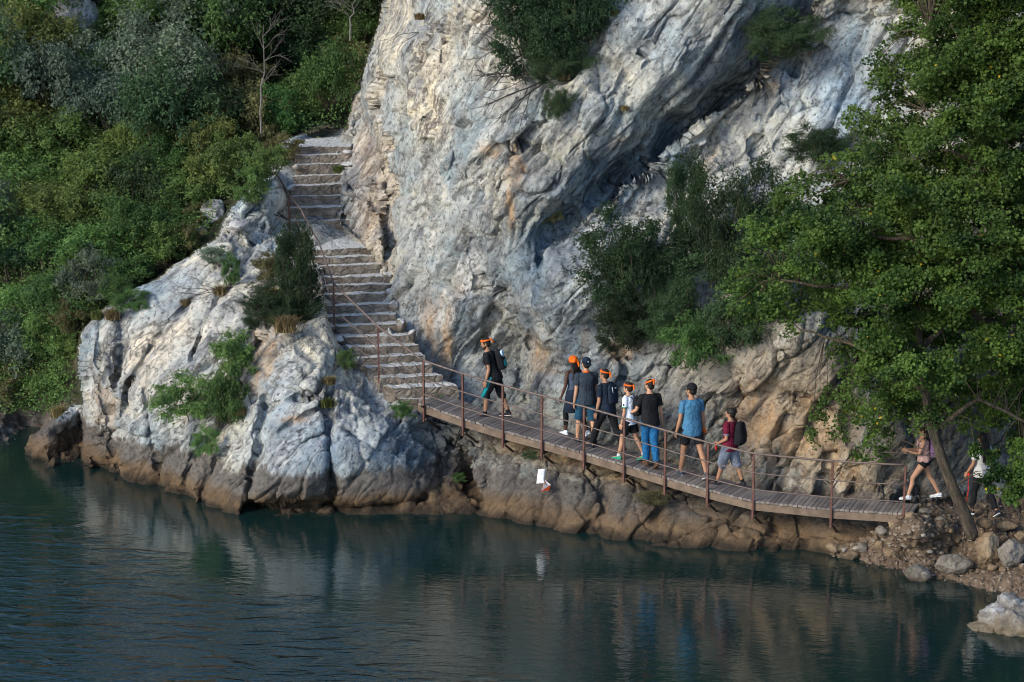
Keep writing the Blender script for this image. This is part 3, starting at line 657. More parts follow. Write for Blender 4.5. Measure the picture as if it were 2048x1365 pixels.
# steel channel under the plank ends, front and back
for u, nm in ((.035, 'edge_beam'), (.74, 'edge_beam')):
    mb = MB()
    for i in range(len(DECK)-1):
        A = FRONT[i] + across(DECK[i][0])*u; B = FRONT[i+1] + across(DECK[i+1][0])*u; n_ = across((DECK[i][0]+DECK[i+1][0])/2)*.03
        if i: A = A + (B-A).normalized()*.003
        P = [A-n_+Vector((0,0,-.215)), A-n_+Vector((0,0,-.054)), A+n_+Vector((0,0,-.215)), A+n_+Vector((0,0,-.054)),
             B-n_+Vector((0,0,-.215)), B-n_+Vector((0,0,-.054)), B+n_+Vector((0,0,-.215)), B+n_+Vector((0,0,-.054))]
        mb.hexa(P)
    rel(mb.build(nm, M_BEAM, None), bw)
POSTS = [849, 927, 1007, 1085, 1169, 1249, 1331, 1416, 1507, 1663, 1808]
RH = [1.06, .64, .27]
UPV = Vector((0, 0, 1))
def foot(px): return front_at(px) - across(px)*.035
for k, px in enumerate(POSTS):
    f = foot(px); n_ = across(px); t = tang(px)
    mb = MB(); Mx = Matrix((t, n_, UPV)).transposed()
    mb.box(f + Vector((0, 0, (1.04-.40)/2)), (.022, .022, (1.04+.40)/2), Mx)
    p = rel(mb.build('railing_post', M_POST, None), bw)
    mb = MB()
    mb.box(f + n_*.50 + Vector((0, 0, -.27)), (.035, .47, .045), Mx)
    mb.tube([f + n_*.10 + Vector((0, 0, -.36)), f + n_*1.15 + Vector((0, 0, -1.0))], .028, 8)
    mb.tube([f + n_*.95 + Vector((0, 0, -.27)), f + n_*1.75 + Vector((0, 0, -.36))], .04, 8)
    rel(mb.build('support_bracket', M_DARKSTEEL, None), bw)
def rail(root, pts, r, name='handrail', mat=None, sag=0):
    mb = MB(); P = []
    for a, b_ in zip(pts[:-1], pts[1:]):
        for k in range(6):
            t = k/6; v = a.lerp(b_, t); v.z -= sag*math.sin(PI*t); P.append(v)
    P.append(pts[-1]); mb.tube(P, r, 8)
    o = mb.build(name, mat or M_RAIL, None, smooth=True); return rel(o, root)
for k, h in enumerate(RH):
    off = 0 if k == 0 else 0
    pts = [foot(px) + UPV*h - across(px)*(0 if k == 0 else .028) for px in POSTS]
    rail(bw, pts, .024 if k == 0 else .014, 'top_rail' if k == 0 else 'lower_rail', sag=.004)
# ================================================================== STONE STAIRS
st = empty('stone_staircase', pt(840, 776, 48.8), 'worn stone staircase climbing beside the cliff from the boardwalk', 'staircase')
rnd = random.Random(9)
def grid_block(P, nx_, ny_, nz_, amp, seed):
    """subdivided irregular block from 8 corners (order of MB.box: x,y,z binary); returns V,F"""
    V = []; idx = {}; F = []
    def tri(u, v, w_):
        r = Vector((0, 0, 0))
        for i in (0, 1):
            for j in (0, 1):
                for k in (0, 1):
                    wt = (u if i else 1-u)*(v if j else 1-v)*(w_ if k else 1-w_); r += P[i*4+j*2+k]*wt
        return r
    def vid(i, j, k):
        if (i, j, k) not in idx: idx[(i, j, k)] = len(V); V.append(tri(i/nx_, j/ny_, k/nz_))
        return idx[(i, j, k)]
    for i in range(nx_):
        for j in range(ny_):
            F.append((vid(i, j, 0), vid(i, j+1, 0), vid(i+1, j+1, 0), vid(i+1, j, 0))); F.append((vid(i, j, nz_), vid(i+1, j, nz_), vid(i+1, j+1, nz_), vid(i, j+1, nz_)))
    for i in range(nx_):
        for k in range(nz_):
            F.append((vid(i, 0, k), vid(i+1, 0, k), vid(i+1, 0, k+1), vid(i, 0, k+1))); F.append((vid(i, ny_, k), vid(i, ny_, k+1), vid(i+1, ny_, k+1), vid(i+1, ny_, k)))
    for j in range(ny_):
        for k in range(nz_):
            F.append((vid(0, j, k), vid(0, j, k+1), vid(0, j+1, k+1), vid(0, j+1, k))); F.append((vid(nx_, j, k), vid(nx_, j+1, k), vid(nx_, j+1, k+1), vid(nx_, j, k+1)))
    A = np.array([tuple(v) for v in V]); c = A.mean(0)
    d = np.stack([fbm(A*3.0, 3, seed), fbm(A*3.0+9, 3, seed+1), fbm(A*2.2+5, 3, seed+2)], -1)*amp
    d += np.stack([fbm(A*13.0, 2, seed), fbm(A*13.0+9, 2, seed+1), fbm(A*13+5, 2, seed+2)], -1)*amp*.5
    V = [tuple(v) for v in (A + d)]
    return V, F
nose = []
for (l, r, y, Y) in NOSE: nose.append((pt(l, y+1, Y-.03), pt(r, y-3, Y+.22)))
for k, (a, b_) in enumerate(nose):
    landing = k in (14, 22)
    if k == 14: a2, b2 = pt(600, 466, 55.0), pt(684, 458, 55.3)
    elif k == 22: a2, b2 = pt(575, 275, 59.0), pt(690, 262, 59.6)
    else: a2, b2 = nose[k+1]; a2 = a2 + Vector((0, .22, 0)); b2 = b2 + Vector((0, .22, 0))
    zt = (a.z + b_.z)/2
    a = a.copy(); b_ = b_.copy()
    dn = UPV*-.34
    w_ = (b_-a).normalized()
    A = a - w_*(.12 if k > 2 else .02); B = b_ + w_*.34
    A2 = Vector((a2.x - .1, a2.y, zt)); B2 = Vector((b2.x + .36, b2.y, zt))
    A.z = B.z = zt
    if k == 14: A2 = Vector((a2.x-.15, a2.y, zt)); B2 = Vector((b2.x+.2, b2.y+.1, zt))
    P = [A+dn, A, A2+dn, A2, B+dn, B, B2+dn, B2]
    P = [q_ + UPV*rnd.uniform(-.022, .022) + Vector((rnd.uniform(-.05, .05), rnd.uniform(-.03, .03), 0)) for q_ in P]
    V, F = grid_block(P, 22, 8 if not landing else 18, 5, .055, 100+k*3)
    mb = MB(); mb.add(V, F)
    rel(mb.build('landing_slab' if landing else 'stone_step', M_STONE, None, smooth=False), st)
import bmesh as _bm1
def edge_stone(p, r, seed):
    b_ = _bm1.new(); _bm1.ops.create_icosphere(b_, subdivisions=3, radius=1.0); A = np.array([tuple(v.co) for v in b_.verts]); rg = np.random.default_rng(seed); pl_ = rg.normal(size=(12, 3)); pl_ /= np.linalg.norm(pl_, axis=1)[:, None]
    for k in range(12): A = A - np.maximum(A@pl_[k]-rg.uniform(.5, .85), 0)[:, None]*pl_[k]
    A = A*np.array(r)*(1+.15*fbm(A*2+seed, 2, seed))[:, None]; mb = MB(); mb.add(A + np.array(p), [tuple(v.index for v in f.verts) for f in b_.faces]); b_.free()
    rel(mb.build('edge_stone', M_STONE, None, smooth=True), st)
for k, (a, b_) in enumerate(nose):
    if k in (14, 22): continue
    if k > 2 and (k % 2 == 0 or k < 8): edge_stone(a + Vector((-.10, .05, -.06)), (rnd.uniform(.14, .26), .22, rnd.uniform(.10, .17)), 300+k)
    if k > 4 and k % 3 != 1: edge_stone(b_ + Vector((.30, .08, -.04)), (rnd.uniform(.12, .22), .2, rnd.uniform(.10, .2)), 400+k)
# low side stones at the foot, joining the boardwalk
V, F = grid_block([pt(800, 800, 48.55)+UPV*-.3, pt(800, 798, 48.55), pt(838, 786, 49.6)+UPV*-.3, pt(838, 784, 49.6), pt(880, 803, 48.6)+UPV*-.3, pt(880, 800, 48.6), pt(915, 792, 49.7)+UPV*-.3, pt(915, 792, 49.7)], 12, 8, 3, .03, 77)
mb = MB(); mb.add(V, F); rel(mb.build('threshold_slab', M_STONE, None), st)
# stair railing
sr = empty('stair_railing', pt(757, 755, 49.1), 'rusty steel handrail down the open side of the stone stairs', 'railing')
SP_ = [(552, 345, 408, 55.4), (578, 389, 455, 54.6), (668, 568, 690, 50.55), (757, 654, 757, 49.05)]
tops = []
for (x, y0, y1, Y) in SP_:
    t_ = pt(x, y0, Y); b0 = pt(x, y1, Y); mb = MB(); mb.box((t_+b0)/2 - UPV*.06, (.022, .022, (t_.z-b0.z)/2+.06)); rel(mb.build('railing_post', M_POST, None), sr); tops.append((t_, b0))
end = foot(849) + UPV*1.06
mid = pt(652, 530, 51.6)
for fr, r_ in ((0, .024), (.42, .013), (.74, .013)):
    lo = lambda tb: tb[0].lerp(tb[1], fr)
    e2 = foot(849) + UPV*(1.06*(1-fr)) - across(849)*.03
    rail(sr, [lo(tops[2]), lo(tops[3]), e2], r_, 'handrail' if fr == 0 else 'lower_rail')
    d2 = UPV*(-fr*1.15)
    if fr < .7: rail(sr, [lo(tops[0]), lo(tops[1]), pt(602, 420, 53.9)+d2, pt(640, 492, 52.6)+d2, lo(tops[2])], r_, 'handrail' if fr == 0 else 'lower_rail')
# ================================================================== ORIENTEERING SHEET AND FLAG
M_PAPER = simple('white_paper_sheet', (.86, .87, .90), .5, .03, 20, bump=0)
M_ORANGEFLAG = simple('orange_flag_nylon', (.85, .09, .02), .5, .1, 20)
M_WHITEFLAG = simple('white_flag_nylon', (.8, .78, .76), .5, .05, 20)
M_INK = simple('grey_print', (.50, .54, .62), .7, .1, 20, bump=0)
pp = pt(1082, 953, 46.35)
sh = empty('paper_sheet', pp, 'white paper sheet hanging below the boardwalk over the water', 'sheet')
hw, hh = .083, .165; tilt = R(7)
mb = MB(); V = []; F = []
for i in range(9):
    for j in range(6):
        u = -1 + 2*j/5; v = 1 - 2*i/8
        x = u*hw + v*.02; V.append((x*math.cos(tilt) + 0, -.012*(1-u*u) + .006*math.sin(3*v), v*hh + u*.006))
for i in range(8):
    for j in range(5): F.append((i*6+j, i*6+j+1, (i+1)*6+j+1, (i+1)*6+j))
mb.add(V, F); o = mb.build('sheet', M_PAPER, sh, smooth=True); q = o.modifiers.new('solid', 'SOLIDIFY'); q.thickness = .003
mb = MB()
for i, wd in enumerate((.7, .5, .66, .6, .3, .64, .58)):
    z = .11 - i*.034; mb.box((-.01 + (z/hh)*.02 - (1-wd)*hw*.4, -.0185, z), (hw*wd*.9, .0015, .0022))
mb.build('print_lines', M_INK, sh)
mb = MB(); mb.tube([Vector((0, 0, hh)), Vector((.01, .1, .46)), Vector((.01, .12, .72))], .002, 5); mb.build('string', M_DARKSTEEL, sh)
fl = empty('control_flag', pt(1091, 973, 46.3), 'small orange and white triangular flag hanging under the paper sheet', 'flag')
a_, h_ = .10, .085
tri = [Vector((a_*math.cos(t), a_*math.sin(t), 0)) for t in (R(250), R(10), R(130))]
for k in range(3):
    A, B = tri[k], tri[(k+1) % 3]
    mb = MB(); mb.add([A+UPV*h_, B+UPV*h_, A-UPV*h_], [(0, 1, 2)]); o = mb.build('white_panel', M_WHITEFLAG, fl); q = o.modifiers.new('s', 'SOLIDIFY'); q.thickness = .002
    mb = MB(); mb.add([B+UPV*h_, B-UPV*h_, A-UPV*h_], [(0, 1, 2)]); o = mb.build('orange_panel', M_ORANGEFLAG, fl); q = o.modifiers.new('s', 'SOLIDIFY'); q.thickness = .002
fl.rotation_euler = (R(14), R(22), R(-15))
mb = MB(); mb.tube([Vector((0, 0, h_)), Vector((-.05, 0, .16))], .003, 5)
for t_ in tri: mb.tube([Vector((0, 0, h_+.03)), t_+UPV*h_], .0025, 5)
mb.build('string', M_PAPER, fl)
mb = MB(); mb.tube([Vector((.0, 0, -h_)), Vector((-.02, 0, -.2))], .004, 5); mb.build('streamer', M_ORANGEFLAG, fl)
# ================================================================== PLANTS
def foliage(name, a, b_, tip=None, trans=.35, hue=.03):
    m, nt, b = newmat(name); n = N(nt)
    r_ = n('Attribute', attribute_name='rnd').outputs['Fac']
    oi = n('ObjectInfo').outputs['Random']
    stops = [(0, a), (.8, b_)] + ([(.97, b_), (1.0, tip)] if tip else [(1, b_)])
    c = n.ramp(r_, stops)
    hs = n('HueSaturation', i_Color=c, i_Hue=n.math('ADD', .5-hue/2, n.math('MULTIPLY', oi, hue)), i_Value=n.math('ADD', .8, n.math('MULTIPLY', oi, .4)))
    nt.links.new(hs.outputs[0], b.inputs['Base Color']); b.inputs['Roughness'].default_value = .55; b.inputs['Specular IOR Level'].default_value = .3
    tr = n('BsdfTranslucent'); nt.links.new(hs.outputs[0], tr.inputs[0])
    mx = n('MixShader', i_0=trans); nt.links.new(b.outputs[0], mx.inputs[1]); nt.links.new(tr.outputs[0], mx.inputs[2])
    nt.links.new(mx.outputs[0], nt.nodes['Material Output'].inputs[0])
    return m
FO = {
 'dark green': foliage('dark_evergreen_leaves', (0.022, 0.046, 0.022), (0.070, 0.124, 0.050)),
 'deep green': foliage('deep_green_leaves', (0.034, 0.078, 0.025), (0.109, 0.209, 0.056)),
 'grey green': foliage('grey_green_leaves', (0.070, 0.101, 0.071), (0.194, 0.248, 0.163)),
 'blue green': foliage('blue_green_leaves', (.045, .072, .055), (.125, .170, .120)),
 'yellow green': foliage('yellow_green_leaves', (.085, .110, .030), (.220, .260, .075)),
 'bright green': foliage('bright_green_leaves', (.070, .120, .028), (.215, .300, .080)),
 'olive brown': foliage('olive_brown_leaves', (0.078, 0.078, 0.034), (0.202, 0.186, 0.078)),
 'mid green': foliage('mid_green_leaves', (0.054, 0.105, 0.031), (0.163, 0.264, 0.070)),
}
M_BIGLEAF = foliage('maple_green_leaves', (.018, .048, .011), (.115, .190, .036), (.60, .42, .03), .45, .02)
M_JUNIPER = foliage('juniper_needles', (.010, .026, .012), (.042, .078, .030))
def bark_material():
    m, nt, b = newmat('ridged_bark'); n = N(nt); geo = n('NewGeometry').outputs['Position']
    rdg = n.noise(n.mapv(geo, (9, 9, 1.6), (0, R(20), 0)), 2.2, 6, .7, .6)
    c = n.ramp(rdg, [(.36, (.018, .014, .010)), (.52, (.075, .055, .038)), (.68, (.17, .135, .10))])
    c = n.mix(n.ramp(n.noise(geo, 2.4, 5, .7), [(.52, 0), (.66, .6)]), c, (.055, .065, .030))
    nt.links.new(c, b.inputs['Base Color']); b.inputs['Roughness'].default_value = .95
    nt.links.new(n.bump(rdg, 1.0, .05), b.inputs['Normal']); return m
M_BARK = bark_material()
M_PALEBARK = simple('pale_dead_wood', (.15, .135, .125), .9, .3, 8, bump=.5, bd=.01)
M_DARKTWIG = simple('dark_bare_twigs', (.035, .028, .028), .9, .4, 10, bump=0)
M_GRASSG = foliage('green_grass_blades', (.06, .085, .02), (.17, .20, .06))
M_GRASSY = foliage('dry_grass_blades', (.16, .12, .05), (.36, .29, .14))
def leaf_arrays(Cn, Dn, size, rng, aspect=.62, fold=.18):
    """Cn centres (n,3), Dn leaf normals; returns V (4n,3), F (n,4), rnd (4n)"""
    n = len(Cn); t = rng.normal(size=(n, 3)); t -= Dn*(t*Dn).sum(1)[:, None]; t /= np.linalg.norm(t, axis=1)[:, None]+1e-9
    b_ = np.cross(Dn, t); s = (size*rng.uniform(.6, 1.25, n))[:, None]
    V = np.stack([Cn - t*s*.5, Cn + b_*s*aspect*.5 + Dn*s*fold, Cn + t*s*.55, Cn - b_*s*aspect*.5 + Dn*s*fold], 1).reshape(-1, 3)
    F = np.arange(4*n).reshape(n, 4); return V, F, np.repeat(rng.random(n), 4)
def leaf_mesh(name, V, F, r_):
    m = mesh_np(name, V, F, False); a = m.attributes.new('rnd', 'FLOAT', 'POINT'); a.data.foreach_set('value', r_.astype(np.float32)); return m
def unit(v): return v/(np.linalg.norm(v, axis=-1, keepdims=True)+1e-9)
def crown_proto(kind, seed):
    """unit-radius crown (about 1 m), base at z=0; returns (leaf mesh, twig mesh)"""
    rng = np.random.default_rng(seed); lobes = []
    if kind == 'juniper':
        for k in range(7):
            x, y = rng.uniform(-.6, .6), rng.uniform(-.4, .4); h = rng.uniform(1.0, 1.9)*(1-.55*abs(x)); 
            for j in range(7):
                f = j/6; lobes.append((x*(1-.25*f)+rng.normal()*.04, y*(1-.3*f)+rng.normal()*.04, .25+h*f, .42*(1-f)**.55+.05, .30))
        nl, ls, asp = 640, .070, .38
    elif kind == 'scrub':
        for k in range(34):
            d = unit(rng.normal(size=3)); r_ = rng.uniform(.35, 1.0); lobes.append((d[0]*r_, d[1]*r_, .75+d[2]*.75*r_, rng.uniform(.13, .28), .7))
        nl, ls, asp = 210, .085, .55
    elif kind == 'tuftpine':
        for k in range(44):
            d = unit(rng.normal(size=3)); r_ = rng.uniform(.3, 1.15); lobes.append((d[0]*r_, d[1]*r_*.8, .72+d[2]*r_*.95, rng.uniform(.13, .32), .85))
        nl, ls, asp = 520, .070, .42
    else:        # broad
        for k in range(38):
            d = unit(rng.normal(size=3)); d[2] = abs(d[2])*1.15-.4; r_ = rng.uniform(.45, 1.05)*(1+.25*math.sin(3*math.atan2(d[1], d[0])+seed)); lobes.append((d[0]*r_, d[1]*r_, .85+d[2]*.85*r_, rng.uniform(.12, .36), .9))
        nl, ls, asp = 190, .074, .6
    P = []; D = []
    for (x, y, z, r_, fl_) in lobes:
        n_ = int(nl*(.6+r_*1.6)); g = rng.normal(size=(n_, 3))*r_*.55; ns = 9; sd_ = unit(rng.normal(size=(ns, 3)) + np.array([x*.8, y*.8, .5])); h2 = n_//2
        g[:h2] = sd_[rng.integers(0, ns, h2)]*(rng.random((h2, 1))**.8*r_*1.75) + rng.normal(size=(h2, 3))*.035; g[:, 2] *= fl_ if kind != 'juniper' else 1.3
        g *= 1 + .35*fbm(g*5+x*7, 2, seed)[:, None]
        P.append(g + np.array([x, y, z])); dd = unit(g)*.7 + np.array([0, 0, .5]) + rng.normal(size=(n_, 3))*.55; D.append(unit(dd))
    P = np.concatenate(P); D = np.concatenate(D)
    V, F, r_ = leaf_arrays(P, D, ls, rng, asp)
    # clump-to-clump variation of leaf age
    r_ = np.clip(.38*r_ + .62*(.5+1.2*fbm(V*1.9, 2, seed+5)), 0, .985 if kind != 'maple' else 1)
    mb = MB()
    for (x, y, z, q, fl_) in lobes[::2]:
        e = Vector((x, y, z)); m_ = Vector((x*.75+rng.normal()*.1, y*.75+rng.normal()*.1, z*.55)); mb.tube([Vector((x*.55, y*.4+.2, -.1+.3*z)), m_, e], [.016, .012, .005], 5, False)
    tm = bpy.data.meshes.new('branches'); tm.from_pydata(mb.v, [], mb.f); tm.update()
    return leaf_mesh('crown', V, F, r_), tm
PROTO = {}
for kd, seeds in (('broad', (1, 2, 3, 4)), ('scrub', (11, 12, 13)), ('juniper', (21, 22)), ('tuftpine', (31, 32, 33, 34))):
    PROTO[kd] = [crown_proto(kd, s_) for s_ in seeds]
_cc = {}
def plant(name, kind, v, tone, base, scale, label, cat, group=None, rz=0.0, mat=None, tilt=(0, 0), bark=None):
    e = empty(name, base, label, cat, group); e.rotation_euler = (tilt[0], tilt[1], rz)
    sx, sy, sz = scale if hasattr(scale, '__len__') else (scale,)*3
    mt = mat or FO[tone]; key = (kind, v % len(PROTO[kind]), mt.name)
    if key not in _cc:
        a, b_ = PROTO[kind][v % len(PROTO[kind])]; a = a.copy(); a.materials.append(mt); b_ = b_.copy(); b_.materials.append(bark or M_BARK); _cc[key] = (a, b_)
    a, b_ = _cc[key]
    for nm, me in (('crown', a), ('branches', b_)):
        o = bpy.data.objects.new(nm, me); C.objects.link(o); o.parent = e; o.scale = (sx, sy, sz)
    return e
HILL = [  # px, py of the crown's middle, radius px, tone, kind
 (60, 15, 85, 'mid green', 'broad'), (205, -40, 70, 'deep green', 'broad'), (15, 70, 70, 'grey green', 'broad'), (92, 118, 80, 'yellow green', 'broad'), (290, 45, 66, 'mid green', 'broad'),
 (365, 70, 72, 'grey green', 'broad'), (440, 15, 85, 'dark green', 'broad'), (530, 5, 90, 'dark green', 'broad'), (600, 70, 90, 'dark green', 'broad'), (665, 15, 85, 'dark green', 'broad'), (720, 65, 52, 'deep green', 'broad'), (640, 130, 62, 'dark green', 'broad'), (750, 0, 40, 'dark green', 'broad'),
 (25, 170, 78, 'dark green', 'broad'), (110, 200, 84, 'blue green', 'broad'), (205, 165, 52, 'deep green', 'broad'), (275, 140, 80, 'grey green', 'broad'), (350, 170, 88, 'grey green', 'broad'), (445, 100, 84, 'deep green', 'broad'), (470, 185, 62, 'olive brown', 'scrub'), (555, 140, 62, 'dark green', 'broad'),
 (705, 130, 46, 'olive brown', 'scrub'), (600, 205, 58, 'mid green', 'scrub'), (660, 190, 60, 'deep green', 'broad'), (18, 270, 80, 'yellow green', 'broad'), (125, 285, 72, 'mid green', 'broad'), (225, 240, 72, 'blue green', 'broad'), (325, 255, 88, 'dark green', 'broad'), (415, 225, 74, 'dark green', 'broad'),
 (430, 295, 54, 'yellow green', 'scrub'), (505, 255, 62, 'olive brown', 'scrub'), (560, 245, 48, 'deep green', 'scrub'), (475, 335, 52, 'mid green', 'scrub'), (55, 350, 80, 'mid green', 'broad'), (275, 300, 52, 'bright green', 'broad'), (200, 345, 76, 'bright green', 'broad'), (322, 335, 56, 'deep green', 'broad'),
 (25, 430, 80, 'grey green', 'broad'), (118, 412, 76, 'bright green', 'broad'), (190, 430, 62, 'mid green', 'broad'), (285, 395, 56, 'dark green', 'broad'), (365, 385, 58, 'mid green', 'broad'), (425, 355, 46, 'yellow green', 'scrub'), (505, 385, 36, 'mid green', 'scrub'), (25, 520, 72, 'dark green', 'broad'),
 (110, 500, 66, 'deep green', 'broad'), (195, 500, 64, 'mid green', 'scrub'), (275, 470, 62, 'deep green', 'broad'), (345, 445, 48, 'deep green', 'broad'), (400, 430, 34, 'olive brown', 'scrub'), (40, 610, 68, 'mid green', 'scrub'), (112, 590, 64, 'deep green', 'broad'), (180, 575, 50, 'grey green', 'scrub'),
 (262, 545, 46, 'deep green', 'scrub'), (325, 500, 50, 'mid green', 'scrub'), (25, 700, 62, 'grey green', 'scrub'), (92, 680, 56, 'mid green', 'scrub'), (140, 700, 30, 'bright green', 'scrub'), (45, 775, 46, 'olive brown', 'scrub'), (105, 775, 44, 'mid green', 'scrub'), (150, 640, 40, 'olive brown', 'scrub'),
 (565, 300, 34, 'olive brown', 'scrub'), (545, 330, 34, 'mid green', 'scrub'), (380, 480, 30, 'olive brown', 'scrub'), (235, 590, 34, 'deep green', 'scrub'),
 (360, -110, 80, 'grey green', 'broad'), (-80, -130, 90, 'mid green', 'broad'), (30, -150, 90, 'deep green', 'broad'), (150, -180, 90, 'mid green', 'broad'), (270, -215, 90, 'deep green', 'broad'), (390, -240, 90, 'dark green', 'broad'), (500, -130, 100, 'dark green', 'broad'), (690, -120, 90, 'dark green', 'broad'), (-60, 120, 90, 'mid green', 'broad'), (-60, 320, 90, 'deep green', 'broad'), (-60, 520, 90, 'mid green', 'broad'), (-60, 700, 70, 'deep green', 'scrub')]
def zone(x, y):
    v = ('along the top edge of the photo' if y < 90 else 'high on the slope' if y < 215 else 'above the middle of the slope' if y < 320 else 'on the middle of the slope' if y < 440 else
         'low on the slope' if y < 560 else 'near the foot of the slope' if y < 680 else 'just above the far left waterline')
    h = ('at the left edge' if x < 50 else 'toward the left' if x < 160 else 'left of the slope centre' if x < 250 else 'in the slope centre' if x < 340 else 'right of the slope centre' if x < 460 else
         'toward the stairs' if x < 570 else 'behind the stair top' if x < 640 else 'against the cliff edge')
    return h + ' ' + v
rnd = random.Random(2)
seen = {}
for i, (x, y, r_, tone, kd) in enumerate(HILL):
    yb = y + r_*.75; Y = surfY(min(max(x, -500), 2000), min(max(yb, -600), 870)); s_ = r_/ (FPX/(Y*CP+2.5)) 
    b0 = pt(x, yb, Y - s_*.25)
    nm = 'shrub' if kd == 'scrub' or r_ < 60 else 'tree'
    lb = f"{'loose ' if kd=='scrub' else 'rounded '}{tone} {nm} {zone(x, y) if y > -60 else 'on the skyline above the photo'}"
    if lb in seen: lb = lb.replace('loose ', 'ragged ').replace('rounded ', 'dense ')
    if lb in seen: lb = 'lower ' + lb
    seen[lb] = 1
    plant(f'{"evergreen_tree" if nm=="tree" else "shrub"}', kd, i, tone, b0, (s_*rnd.uniform(1.1, 1.4), s_*1.15, s_*rnd.uniform(.95, 1.5)), lb, nm, 'trees and shrubs on the wooded hillside', rnd.uniform(0, 6.28))
# undergrowth between them: one mass of small leaves close to the ground
rng = np.random.default_rng(5)
mask = (s_cl < -4) & (s_ou < -4) & (s_lo < -2) & (s_st < -3) & (PY < 850) & (PX > -200)
mask &= ~((blob(130, 35, 60, 40, -30) > .45) | (blob(185, 105, 45, 26, -20) > .45) | (blob(420, 420, 55, 30, -40) > .6))
jj_, ii_ = np.nonzero(mask & (PX > -25) & (PY > -25)); k_ = rng.integers(0, len(jj_), 80000)
P_ = PT[jj_[k_], ii_[k_]] + rng.normal(size=(len(k_), 3))*.16
P_ += Nn[jj_[k_], ii_[k_]]*(rng.random(len(k_))**1.5*.6*(1+fbm(P_*.8, 2, 3)))[:, None]
P_ = P_[P_[:, 2] > .5]
V, F, r_ = leaf_arrays(P_, unit(rng.normal(size=(len(P_), 3))*.6 + np.array([0, -.4, .8])), .085, rng)
r_ = np.clip(.5*r_ + .5*(.5+fbm(V*.7, 3, 5)), 0, .98)
o = link('undergrowth', leaf_mesh('undergrowth', V, F, r_), FO['mid green']); props(o, 'mixed low undergrowth covering the hillside between the bushes', 'undergrowth', kind='stuff')
# ---- plants rooted on the rocks:  name kind v tone px py(base) off radius(px) scale label
def rooted(name, kind, v, tone, x, yb, off, r_, label, cat='shrub', sc_=(1, 1, 1), mat=None, tilt=(0, 0), Y=None, rz=0):
    Y = (surfY(x, yb) if Y is None else Y) - off; s_ = r_/(FPX/(Y*CP+2.5))*(1.28 if kind in ('juniper', 'tuftpine') else 1.1)
    return plant(name, kind, v, tone, pt(x, yb, Y), tuple(s_*q for q in sc_), label, cat, None, rz, mat, tilt)
rooted('juniper_bush', 'tuftpine', 2, None, 602, 655, .25, 44, 'dark juniper bush standing against the open side of the stone stairs', 'bush', (.95, .8, 2.0), M_JUNIPER, Y=50.4)
rooted('juniper_bush', 'tuftpine', 0, None, 560, 655, .2, 42, 'low dark bush spreading left at the foot of the stairside juniper', 'bush', (1.3, .7, .9), M_JUNIPER, Y=50.2)
rooted('shrub', 'scrub', 0, 'mid green', 470, 760, .25, 46, 'bright green shrub growing up the cleft of the pale outcrop', sc_=(1.0, .6, 1.3))
rooted('shrub', 'scrub', 1, 'mid green', 385, 845, .35, 72, 'wide loose shrub spreading leftwards across the outcrop face', sc_=(1.05, .6, .8))
rooted('shrub', 'scrub', 2, 'deep green', 448, 850, .3, 58, 'dark green shrub filling the middle of the outcrop cleft', sc_=(.8, .6, 1.2))
rooted('shrub', 'scrub', 1, 'mid green', 414, 915, .2, 34, 'small shrub trailing down the bottom of the outcrop cleft', sc_=(.8, .5, 1.1))
rooted('shrub', 'scrub', 1, 'deep green', 464, 575, .2, 26, 'small upright shrub on top of the outcrop left of the stairs', sc_=(.7, .6, 1.5))
rooted('shrub', 'scrub', 0, 'olive brown', 545, 565, .2, 40, 'dry brownish shrub on the ledge beside the dark juniper', sc_=(1, .6, .9))
rooted('shrub', 'scrub', 2, 'grey green', 425, 530, .2, 34, 'grey green sprig leaning over the outcrop shoulder', sc_=(1, .6, .7))
rooted('shrub', 'scrub', 1, 'deep green', 265, 625, .1, 36, 'deep green shrub hanging over the left crest of the outcrop', sc_=(1, .6, .8))
rooted('shrub', 'scrub', 2, 'deep green', 690, 740, .15, 22, 'small green shrub at the left end of the lower steps', sc_=(1, .6, 1.2))
rooted('shrub', 'scrub', 0, 'deep green', 806, 838, .15, 24, 'small dark shrub below the first post of the boardwalk', sc_=(1, .6, .9), Y=48.2)
rooted('hanging_bush', 'tuftpine', 0, 'dark green', 1085, 135, .5, 80, 'large dark bush hanging from the cliff at the top of the photo', 'bush', (.95, .6, 1.15), M_JUNIPER)
rooted('hanging_bush', 'tuftpine', 1, 'deep green', 1150, 100, .5, 75, 'right half of the bushy growth hanging high on the pale cliff', 'bush', (.9, .6, 1.3), M_JUNIPER)
rooted('hanging_bush', 'tuftpine', 0, 'dark green', 1120, 160, .35, 42, 'short bushy tip below the large hanging bush', 'bush', (1.1, .6, .8))
rooted('shrub', 'tuftpine', 1, 'dark green', 1118, 232, .25, 22, 'tiny bush alone in a crack below the hanging bush', sc_=(1, .6, 1.2))
rooted('shrub', 'tuftpine', 0, 'dark green', 1570, 112, .8, 50, 'dark bush tucked under the diagonal overhang', 'bush', (1.15, .6, .8), Y=49.8)
rooted('pine_tree', 'tuftpine', 1, None, 1262, 590, .8, 76, 'round blue green pine leaning out of the cliff above the walkers', 'pine', (1, .7, 1.0), M_JUNIPER)
rooted('pine_tree', 'tuftpine', 0, None, 1255, 695, .5, 46, 'lower drooping pine clump under the round cliff pine', 'pine', (1.05, .6, 1.0), M_JUNIPER)
rooted('juniper_tree', 'tuftpine', 2, None, 1380, 520, .8, 50, 'tall ragged juniper on the cliff, left of a broader juniper', 'juniper', (.85, .6, 1.75), M_JUNIPER)
rooted('juniper_tree', 'tuftpine', 3, None, 1475, 570, .9, 60, 'broad ragged juniper touching the leafy tree on the right', 'juniper', (1.1, .6, 1.75), M_JUNIPER)
